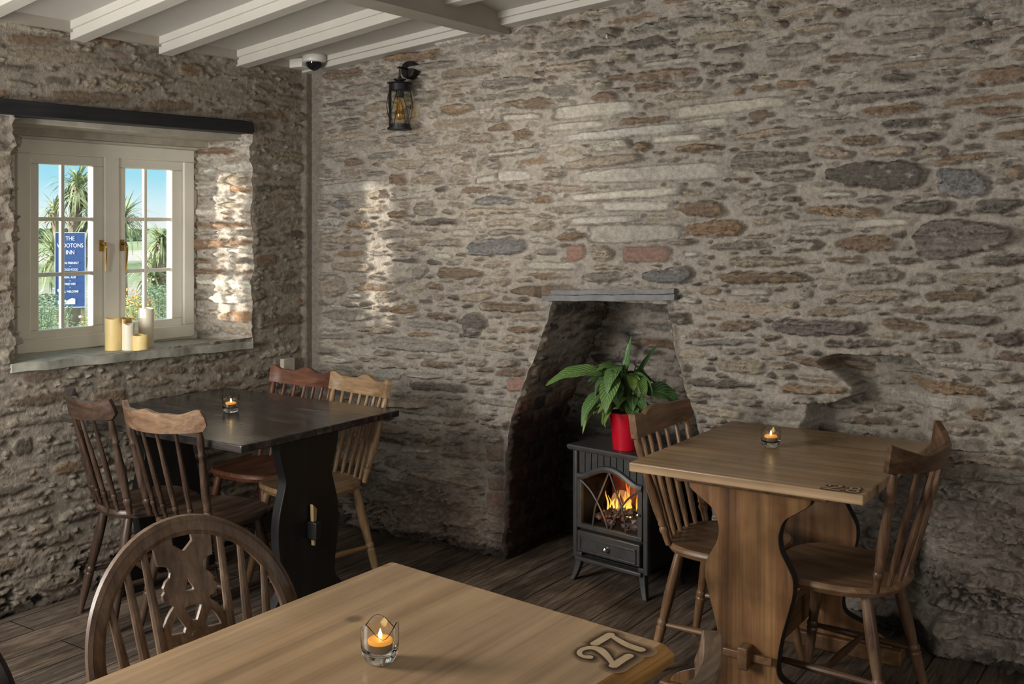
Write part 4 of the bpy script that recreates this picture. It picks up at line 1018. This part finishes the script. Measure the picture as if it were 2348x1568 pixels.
# ------------------------------------------------------------------ peace lily in a red pot
pl = thing('potted_plant', (-2.105, 3.985, .586), 0, 'leafy green peace lily in a glossy red pot standing on the stove', 'plant')
b = B(); lathe(b, (0,0,0), (0,0,.16), [(0,.050),(.02,.053),(.5,.060),(.93,.0675),(.94,.070),(1,.071)], 32); 
obj('pot', b, M['red'], pl, bevel=0)
b = B(); lathe(b, (0,0,.150), (0,0,.163), [(0,.064),(.9,.064),(1,.050)], 24); obj('soil', b, M['soil'], pl)
def leaf_mat():
    m, nt, bs = newmat('glossy striped leaf'); at = N(nt, 'ShaderNodeAttribute', attribute_name='Luv'); sx = nt.nodes.new('ShaderNodeSeparateColor'); nt.links.new(at.outputs['Color'], sx.inputs[0])
    ab = N(nt, 'ShaderNodeMath', operation='ABSOLUTE'); nt.links.new(sx.outputs[1], ab.inputs[0])
    m1 = N(nt, 'ShaderNodeMath', operation='MULTIPLY_ADD'); m1.inputs[1].default_value = -.28; nt.links.new(ab.outputs[0], m1.inputs[0]); nt.links.new(sx.outputs[0], m1.inputs[2])
    m2 = N(nt, 'ShaderNodeMath', operation='MULTIPLY'); m2.inputs[1].default_value = 62; nt.links.new(m1.outputs[0], m2.inputs[0])
    s = N(nt, 'ShaderNodeMath', operation='SINE'); nt.links.new(m2.outputs[0], s.inputs[0])
    st_ = ramp(nt, s.outputs[0], [(.0,.62),(.75,1.1),(1,1.5)])
    c = ramp(nt, sx.outputs[2], [(0,(.035,.085,.026)),(.5,(.10,.20,.06)),(1,(.21,.31,.06))])
    c = mixc(nt, 1, c, st_, 'MULTIPLY')
    mid = ramp(nt, ab.outputs[0], [(.0,1.0),(.10,0.0)]); c = mixc(nt, mid, c, (.16,.25,.08))
    nt.links.new(c, bs.inputs['Base Color']); bs.inputs['Roughness'].default_value = .38
    bs.inputs['Specular IOR Level'].default_value = .5; bump(nt, bs, s.outputs[0], .25, .003); return m
class LeafMesh:
    def __init__(s): s.bm = B(); s.l = s.bm.verts.layers.float_color.new('Luv')
    def leaf(s, base, az, e0, L, W, droop, shade, fold=.25, rip=.0, roll=0):
        d = Vector((math.cos(az), math.sin(az), 0)); side = Vector((-math.sin(az), math.cos(az), 0)); up0 = Vector((0,0,1))
        p_ = Vector(base); rows = []; n = 13
        for i in range(n+1):
            t = i/n; e = e0-droop*t
            dirv = d*math.cos(e)+up0*math.sin(e); nor = -d*math.sin(e)+up0*math.cos(e)
            sd = side*math.cos(roll)+nor*math.sin(roll); nr = nor*math.cos(roll)-side*math.sin(roll)
            w = W*max(.02, (math.sin(math.pi*min(1, t**.72*.97+.02))**.9))*(1-.25*t)
            row = []
            for c in (-1,-.5,0,.5,1):
                v = s.bm.verts.new(p_+sd*(w/2*c)+nr*(fold*w/2*abs(c)+rip*W*math.sin(t*17+c*2)*abs(c)))
                v[s.l] = (t, c, shade, 1); row.append(v)
            rows.append(row); p_ = p_+dirv*(L/n)
        for a, c in zip(rows, rows[1:]):
            for j in range(4): s.bm.faces.new((a[j], a[j+1], c[j+1], c[j]))
    def stem(s, p0, p1, r=.0028, shade=.7):
        q0, q1 = Vector(p0), Vector(p1); mid = (q0+q1)/2+Vector((0,0,.03)); n0 = len(s.bm.verts)
        tube(s.bm, smoothpath([q0, mid, q1], 4), r, 5); s.bm.verts.ensure_lookup_table()
        for v in s.bm.verts[n0:]: v[s.l] = (.5,.5,shade,1)
lm = LeafMesh(); rg = random.Random(21)
# image-plane directions at the fireplace: 'right' = (.829,.559), toward the room = (.559,-.829)
rt = Vector((.829,.559,0)); fw = Vector((.559,-.829,0))
def placed(a, f_, z, az_a, az_f, e0, L, W, droop, sh, rip=.02, fold=.25, roll=0):
    base = rt*a+fw*f_+Vector((0,0,z)); dv = rt*az_a+fw*az_f; lm.stem((rt*(a*.1)+fw*(f_*.1)+Vector((0,0,.155))), base); lm.leaf(base, math.atan2(dv.y, dv.x), e0, L, W, droop, sh, fold, rip, roll)
placed(-.095,.03,.325,-1,.25,.30,.27,.070,1.0,.62,.05,.2,-.75)          # long leaf far to the left
placed(.00,.0,.30,.1,-.05,1.45,.185,.055,.1,.45)                  # tall leaf straight up
placed(.05,-.02,.30,.45,-.2,1.0,.19,.045,.2,.10)                 # dark leaf up and right
placed(.08,.03,.245,1,.2,.35,.17,.10,1.6,.25,.03,.25,.7)               # drooping right leaf
placed(.075,.0,.255,1,-.4,.2,.16,.085,1.3,.15,.03)
placed(-.05,.06,.315,-.45,1,-.30,.19,.095,1.1,.62,.02)           # broad front leaves hanging
placed(-.10,.05,.255,-.8,.7,-.35,.19,.075,1.0,.45,.02)
placed(-.03,.05,.36,-.6,.9,-.15,.16,.075,1.3,.50,.02)
placed(.01,.075,.215,.1,1,-.5,.13,.065,.8,.30,.02)
placed(.05,.07,.225,.35,1,-.5,.14,.060,.7,.35,.02)
placed(-.115,.05,.205,-.9,.8,-.4,.16,.035,1.0,.95,.02)
placed(-.06,.07,.19,-.5,.8,-.3,.10,.022,.8,.95,.02)
placed(-.075,.04,.19,-1,.5,.1,.11,.022,1.0,.90,.02)
placed(.09,.06,.20,.8,.8,-.4,.12,.05,.9,.30,.02)
for i in range(72):
    az = rg.uniform(0, 2*math.pi); rr = rg.uniform(.01,.085); z = rg.uniform(.18,.36); e0 = rg.uniform(-.4,.75)*(1 if z > .24 else .6)
    base = Vector((rr*math.cos(az), rr*math.sin(az), z)); lm.stem(Vector((0,0,.155))+base*Vector((.15,.15,0)) if False else (base.x*.15, base.y*.15, .155), base)
    lm.leaf(base, az+rg.uniform(-.5,.5), e0, rg.uniform(.08,.14), rg.uniform(.032,.062), rg.uniform(.8,1.9), rg.choice((.15,.3,.4,.55,.7,.95)), .22, .03, rg.uniform(-.6,.6))
obj('foliage', lm.bm, leaf_mat(), pl, smooth=180)

# ------------------------------------------------------------------ lantern on the wall
ln = thing('wall_lantern', (-3.272, WY-.012, 2.293), 0, 'black caged wall lantern with amber bulb hanging beneath the ceiling', 'wall lamp')
I = M['iron']; A = -.082
b = B(); lathe(b, (0,.014,0), (0,-.026,0), [(0,.044),(.75,.044),(.95,.041),(1,.030)], 32); obj('wall_plate', b, I, ln, bevel=0)
b = B(); tube(b, smoothpath([(0,-.02,.002),(0,-.05,.004),(0,A-.004,.004)], 4), .0055, 8); tube(b, smoothpath([(0,A,.002),(.0,A,-.02),(.0,A,-.046)], 4), .0045, 8); box(b, -.006, .006, A-.012, A+.006, -.001, .007)
obj('arm', b, I, ln)
zt = -.078
b = B(); lathe(b, (0,A,-.040), (0,A,-.108), [(0,.008),(.16,.010),(.18,.030),(.26,.030),(.30,.020),(.42,.022),(.44,.060),(.50,.061),(.54,.052),(.98,.052),(1,.044)], 32); cap = obj('cap', b, I, ln)
zb = -.296
b = B(); lathe(b, (0,A,zb+.028), (0,A,zb), [(0,.046),(.04,.052),(.60,.052),(.64,.060),(.95,.060),(1,.056)], 32); obj('base', b, I, ln)
b = B()
for k in range(4):
    a0 = k*math.pi/2+.5
    for sg in (1, -1):
        pts = []
        for t in lin(0, 1, 12):
            a = a0+sg*.75*t; rr = .050+.012*math.sin(math.pi*t); pts.append((rr*math.cos(a), A+rr*math.sin(a), -.105+(zb+.028+.105)*t))
        tube(b, pts, .0018, 6)
obj('cage', b, I, ln)
b = B(); a = R(218); box(b, .046*math.cos(a)-.006, .046*math.cos(a)+.006, A+.046*math.sin(a)-.003, A+.046*math.sin(a)+.003, zb+.02, -.10); obj('strap', b, I, ln)
b = B(); lathe(b, (0,A,-.104), (0,A,-.140), [(0,.020),(.9,.019),(1,.014)], 18); obj('socket', b, I, ln)
b = B(); lathe(b, (0,A,-.138), (0,A,-.250), [(0,.013),(.2,.015),(.5,.020),(.75,.0235),(.9,.019),(1,.002)], 20); bl = obj('bulb', b, M['bulb'], ln)
b = B()
for k in range(4):
    a = k*1.57; tube(b, [(.004*math.cos(a),A+.004*math.sin(a),-.14),(.008*math.cos(a),A+.008*math.sin(a),-.23)], .0008, 5)
obj('filament', b, M['filament'], bl)
b = B(); lathe(b, (0,A,-.106), (0,A,zb+.026), [(0,.043),(1,.043)], 28); obj('glass_tube', b, M['lamp_glass'], ln)

# ------------------------------------------------------------------ ceiling camera, cable box, socket plate
cm = thing('security_camera', (-3.80, 3.845, 2.372), 0, 'white dome security camera on the ceiling in the room corner', 'camera')
b = B(); lathe(b, (0,0,.025), (0,0,-.012), [(0,.058),(.6,.060),(.9,.056),(1,.048)], 32); obj('housing', b, M['white_plastic'], cm)
b = B(); lathe(b, (0,0,-.010), (0,0,-.054), [(0,.043),(.3,.041),(.6,.033),(.85,.019),(1,.002)], 28); obj('dome', b, M['dome'], cm)
b = B(); box(b, -3.935, -3.845, 3.80, 3.90, 2.338, 2.385); tag(obj('cable_box', b, M['white_plastic'], bevel=.006), 'small white cable box in the ceiling corner beside the dome camera', 'cable box')
b = B(); box(b, WX-.01, WX+.026, 3.755, 3.835, .795, .862); so = obj('wall_socket', b, M['plaster'], bevel=.004); tag(so, 'dull white wall plate low on the window wall behind the reddish chair', 'wall plate')

b = B(); tube(b, smoothpath([(-2.165,WY-.002,2.345),(-2.165,WY-.035,2.345),(-2.165,WY-.05,2.337),(-2.165,WY-.05,2.352)], 4), .004, 8); tag(obj('wall_hook', b, M['white_plastic']), 'tiny pale hook high on the stone wall beyond the ceiling beam', 'hook')

# ------------------------------------------------------------------ outside the window
def ground_mat():
    m, nt, bs = newmat('garden and fields'); tc = nt.nodes.new('ShaderNodeTexCoord'); sx = nt.nodes.new('ShaderNodeSeparateXYZ'); nt.links.new(tc.outputs['Object'], sx.inputs[0])
    n = noise(nt, mapped(nt, (1,1,1)), .25, 5); n2 = noise(nt, mapped(nt, (1,1,1)), 3, 5)
    mr = N(nt, 'ShaderNodeMapRange'); mr.inputs['From Min'].default_value = -4; mr.inputs['From Max'].default_value = -84; nt.links.new(sx.outputs['X'], mr.inputs['Value'])
    ad = N(nt, 'ShaderNodeMath', operation='MULTIPLY_ADD'); ad.inputs[1].default_value = .06; nt.links.new(n, ad.inputs[0]); nt.links.new(mr.outputs[0], ad.inputs[2])
    c = ramp(nt, ad.outputs[0], [(.0,(.26,.30,.12)),(.16,(.34,.37,.16)),(.24,(.58,.50,.36)),(.30,(.42,.45,.24)),(.42,(.24,.30,.14)),(.46,(.72,.61,.48)),(.58,(.72,.62,.48)),(.64,(.46,.50,.25)),(.9,(.52,.55,.30))])
    nt.links.new(mixc(nt, 1, c, ramp(nt, n2, [(.3,.75),(.7,1.25)]), 'MULTIPLY'), bs.inputs['Base Color']); bs.inputs['Roughness'].default_value = 1; bs.inputs['Specular IOR Level'].default_value = 0; return m
b = B(); box(b, -260, -4.36, -160, 200, -.10, -.02); tag(obj('ground', b, ground_mat(), smooth=0), kind='structure')
def leafy(name, cs, rough=.7):
    m, nt, bs = newmat(name); n = noise(nt, mapped(nt, (1,1,1)), 4.5, 4)
    nt.links.new(ramp(nt, n, [(.3, cs[0]), (.5, cs[1]), (.72, cs[2])]), bs.inputs['Base Color']); bs.inputs['Roughness'].default_value = rough; bs.inputs['Specular IOR Level'].default_value = .25; return m
G1 = leafy('palm blade green', ((.14,.18,.07),(.32,.37,.18),(.58,.60,.38))); G2 = leafy('hedge green', ((.10,.17,.10),(.24,.33,.20),(.46,.52,.36))); G3 = leafy('yellow green herb', ((.24,.26,.10),(.48,.49,.22),(.66,.66,.40)))
FAR = leafy('distant hedge', ((.13,.19,.10),(.20,.26,.14),(.28,.33,.19)))
BARK = leafy('palm trunk bark', ((.12,.09,.06),(.24,.19,.13),(.36,.30,.22)))
def palm(name, x, y, heads, label, trunk=None):
    t = thing(name, (x,y,-.05), 0, label, 'palm tree'); rg = random.Random(int(abs(x*100+y*77)))
    b = B(); f_ = B()
    hs = [Vector(h[:3])-Vector((x,y,-.05)) for h in heads]
    for h, hd in zip(hs, heads):
        tube(b, smoothpath([Vector((0,0,0)), Vector((h.x*.15,h.y*.15,h.z*.5)), h], 4), [.10,.095,.09,.085,.08,.075,.07,.065,.06], 9)
        for i in range(hd[4]):
            az = rg.uniform(0, 2*math.pi); e = rg.uniform(-.9,1.35); L = hd[3]*rg.uniform(.7,1.1); d = Vector((math.cos(az), math.sin(az), 0)); sd = Vector((-math.sin(az), math.cos(az), 0)); p_ = h+Vector((0,0,rg.uniform(-.12,.08))); w = .017
            prev = None
            for k in range(5):
                tt = k/4; ee = e-tt*rg.uniform(.8,1.5)*(.6 if e > 1 else 1); ww = w*(1-tt)**.7+.001
                row = (f_.verts.new(p_-sd*ww), f_.verts.new(p_+sd*ww))
                if prev: f_.faces.new((prev[0], prev[1], row[1], row[0]))
                prev = row; p_ = p_+(d*math.cos(ee)+Vector((0,0,math.sin(ee))))*L/4
    obj('trunk', b, BARK, t); obj('crown', f_, G1, t, smooth=0)
palm('palm_tree', -10.85, 7.12, [(-10.86,7.20,1.96,.40,190),(-11.05,7.04,1.66,.26,90),(-10.75,7.32,1.60,.42,120),(-10.7,6.83,1.18,.42,120)], 'tall spiky palm rising behind the blue sign outside the window')
palm('palm_tree', -10.92, 8.36, [(-10.92,8.40,1.30,.36,130),(-10.95,8.30,.86,.42,130)], 'smaller spiky palm seen through the panes nearest the lit stone reveal')
palm('palm_tree', -13.6, 9.75, [(-13.6,9.75,1.62,.62,150)], 'spiky palm fronds showing behind the central mullion of the window')
def bush(x, y, rx, ry, h, n, mat, label, seed, flowers=()):
    t = thing('garden_bush', (x,y,-.05), 0, label, 'bush', 'garden bushes'); rg = random.Random(seed); b = B()
    for i in range(int(n*1.9)):
        a = rg.uniform(0, 6.283); u = rg.random()**.5; z = h*rg.random()**.7; k = math.sqrt(max(.05, 1-(z/h)**2*.8)); p_ = Vector((rx*u*k*math.cos(a), ry*u*k*math.sin(a), z)); s = rg.uniform(.008,.018)
        d = Vector((rg.gauss(0,1), rg.gauss(0,1), rg.gauss(.4,1))).normalized(); X_, Y_ = frame_for(d)
        b.faces.new([b.verts.new(p_+q_) for q_ in (X_*s, Y_*s*.45, -X_*s, -Y_*s*.45)])
    for i in range(26): a = rg.uniform(0, 6.283); tube(b, [(0,0,0),(rx*.7*math.cos(a),ry*.7*math.sin(a),h*.9)], .006, 4)
    obj('foliage', b, mat, t, smooth=0)
    for (cname, mt, m_) in flowers:
        b = B()
        for i in range(m_):
            a = rg.uniform(0, 6.283); u = rg.random()**.5; z = h*rg.uniform(.35,1.08); k = math.sqrt(max(.1, 1-(z/h/1.1)**2*.8)); c = Vector((rx*u*k*math.cos(a), ry*u*k*math.sin(a), z))
            bmesh.ops.create_icosphere(b, subdivisions=1, radius=rg.uniform(.007,.015), matrix=Matrix.Translation(c))
        obj(cname, b, mt, t, smooth=0)
FW_ = plain('white petals', (.85,.83,.76), .8, var=.05); FY_ = plain('yellow petals', (.80,.60,.12), .8, var=.1); FO_ = plain('orange petals', (.80,.33,.10), .8, var=.1); FR_ = plain('red petals', (.62,.10,.07), .8, var=.1)
bush(-8.45, 5.22, .40, .40, .98, 2600, G2, 'blue green bush with white flowers before the sign post outside', 1, [('white_blossoms', FW_, 60)])
bush(-8.35, 5.72, .38, .30, .72, 2000, G3, 'yellow green flowering herbs below the blue sign outside', 2, [('white_blossoms', FW_, 70), ('yellow_blossoms', FY_, 60)])
bush(-8.3, 6.12, .22, .22, .92, 1400, G3, 'orange flowering stalks beside the central mullion outside', 3, [('orange_blossoms', FO_, 110), ('yellow_blossoms', FY_, 40)])
bush(-8.75, 6.70, .34, .3, .98, 1900, G2, 'dark green bush outside between the right-hand casement muntins', 4, [('white_blossoms', FW_, 25)])
bush(-8.2, 6.62, .30, .25, .80, 1900, G3, 'pale herbs with red and yellow flowers outside the casement by the reveal', 5, [('red_blossoms', FR_, 30), ('yellow_blossoms', FY_, 90), ('white_blossoms', FW_, 40)])
for k, (x, y, rx, ry, h, lb) in enumerate(((-78,46,3.5,12,.95,'distant green hedge on the horizon in the left casement'), (-80,74,3.5,12,1.05,'distant green hedge on the horizon in the right casement'))):
    b = B(); rg = random.Random(40+k)
    for i in range(2600):
        a = rg.uniform(0,6.283); u = rg.random()**.5; z = rg.random()*h; p_ = Vector((rx*u*math.cos(a), ry*u*math.sin(a), z)); s = rg.uniform(.25,.5); X_, Y_ = frame_for(Vector((1,rg.gauss(0,.5),rg.gauss(0,.5))))
        b.faces.new([b.verts.new(p_+q_) for q_ in (X_*s, Y_*s*.5, -X_*s, -Y_*s*.5)])
    o = obj('hedge', b, FAR, smooth=0); o.location = (x,y,0); tag(o, lb, 'hedge', 'distant hedges')
# pub sign
sg = thing('pub_sign', (-9.985, 6.535, 0), math.atan2(.66, .75), 'blue sign board with white lettering and thin white border outside the left casement', 'sign')
sg.rotation_euler = (0,0,math.atan2(-.66,.75)+math.pi/2)
BL = plain('royal blue board', (.05,.10,.27), .6, var=.05, spec=.15); WT = plain('white lettering', (.80,.82,.86), .6, var=.0, spec=.1)
b = B(); box(b, -.150, .150, -.01, .01, .665, 1.452); obj('board', b, BL, sg, smooth=0)
b = B()
for (x0,x1,z0_,z1_) in ((-.150,.150,.665,.671),(-.150,.150,1.446,1.452),(-.150,-.144,.665,1.452),(.144,.150,.665,1.452)): box(b, x0, x1, -.013, -.0102, z0_, z1_)
obj('border', b, WT, sg, smooth=0)
for x in (-.12,.12):
    b = B(); box(b, x-.015, x+.015, .012, .04, -.05, 1.40); obj('post', b, BARK, sg, smooth=0)
def text(s_, z, size):
    cu = bpy.data.curves.new('lettering', 'FONT'); cu.body = s_; cu.size = size; cu.align_x = 'CENTER'; cu.align_y = 'CENTER'; cu.extrude = .001; cu.offset = .0008
    o = bpy.data.objects.new('t', cu); col.objects.link(o); me = bpy.data.meshes.new_from_object(o.evaluated_get(bpy.context.evaluated_depsgraph_get())); bpy.data.objects.remove(o)
    me.materials.clear(); me.materials.append(WT); o = link(bpy.data.objects.new('lettering', me), sg); o.location = (0,-.0125,z); o.rotation_euler = (R(90),0,0); o.scale = (.80,1,1)
for s_, z, k in (('THE',1.385,.060),('WOOTONS',1.312,.060),('INN',1.240,.060),('DOG FRIENDLY',1.130,.030),('\u2013',1.097,.030),('GOOD FOOD',1.060,.031),('\u2013',1.018,.030),('REAL ALES',.980,.030),('\u2013',.945,.030),('FREE WIFI',.910,.030),('\u2013',.873,.030),('ALL WELCOME',.832,.030)): text(s_, z, k)
b = B(); pts = [(-.12,.70),(-.12,.735),(-.09,.755),(-.06,.735),(-.03,.735),(-.02,.745),(.02,.765),(.05,.755),(.05,.70)]
prism(b, pts, .003, Matrix(((1,0,0,0),(0,0,1,-.0118),(0,1,0,0),(0,0,0,1)))); obj('building_emblem', b, WT, sg, smooth=0)

# ------------------------------------------------------------------ light
w = bpy.data.worlds.new('World'); scene.world = w; w.use_nodes = True; nt = w.node_tree
bg = nt.nodes['Background']; tc = nt.nodes.new('ShaderNodeTexCoord'); sx = nt.nodes.new('ShaderNodeSeparateXYZ'); nt.links.new(tc.outputs['Generated'], sx.inputs[0])
c = ramp(nt, sx.outputs['Z'], [(.0,(.80,.88,.88)),(.018,(.64,.86,.92)),(.04,(.36,.74,.87)),(.08,(.22,.61,.83)),(.5,(.20,.46,.74))])
nt.links.new(c, bg.inputs['Color']); bg.inputs['Strength'].default_value = 1.1
def lamp(name, kind, loc, aim, energy, color=(1,1,1), **kw):
    l = bpy.data.lights.new(name, kind); l.energy = energy; l.color = color
    for k, v in kw.items(): setattr(l, k, v)
    o = bpy.data.objects.new(name, l); link(o); o.location = loc
    o.rotation_euler = (Vector(aim)-Vector(loc)).to_track_quat('-Z', 'Y').to_euler(); return o
lamp('low_sun', 'SUN', (-10,-8,2), (-10+.545,-8+.84,2-.045), 9.5, (1,.94,.84), angle=R(3))
lamp('garden_fill_sun', 'SUN', (-5,0,8), (-9,3.0,0), 3.8, (1,.98,.94), angle=R(60))  # second sun added to brighten the garden from the house side
lamp('front_fill', 'AREA', (-.9,-1.55,1.4), (-1.8,3.0,.95), 40, (1,.965,.915), shape='RECTANGLE', size=2.8, size_y=.9)  # soft fill added at the front wall, which has no opening
lamp('side_fill', 'AREA', (2.9,1.6,1.4), (-1.0,2.6,.9), 38, (1,.965,.92), shape='RECTANGLE', size=2.4, size_y=1.2)  # area lamp added by the blank right wall as general fill
lamp('left_fill', 'AREA', (-3.25,.5,1.5), (-1.6,3.8,1.05), 92, (1,.975,.94), shape='RECTANGLE', size=.9, size_y=1.0)  # unseen lamp added on the left to rake across the fireplace wall
lamp('wall_patch_spot', 'SPOT', (1.6,-1.3,1.95), (-2.78,WY,1.80), 800, (1,.95,.87), spot_size=R(11), spot_blend=1.0, shadow_soft_size=.05)  # spot added for the bright patch on the fireplace wall
lamp('corner_glow', 'SPOT', (2.2,1.2,2.2), (-.35,WY,2.15), 70, (.95,.97,1), spot_size=R(30), spot_blend=1.0, shadow_soft_size=.1)
lamp('fire_light', 'POINT', (-2.15,3.86,.36), (0,0,0), .5, (1,.5,.15), shadow_soft_size=.05)

# ------------------------------------------------------------------ camera
cam = bpy.data.cameras.new('camera'); co = bpy.data.objects.new('camera', cam); link(co)
cam.sensor_width = 36; cam.lens = 36*2410/2348; cam.shift_y = -273/2348; cam.clip_start = .05; cam.clip_end = 600
co.location = (0,0,1.55); co.rotation_euler = (R(90),0,math.atan2(.5592,.829)); scene.camera = co
scene.view_settings.view_transform = 'Standard'; scene.view_settings.look = 'None'; scene.view_settings.exposure = 0
scene.cycles.use_denoising = True
scene.cycles.max_bounces = 8; scene.cycles.diffuse_bounces = 4; scene.cycles.transparent_max_bounces = 16; scene.cycles.sample_clamp_indirect = 4
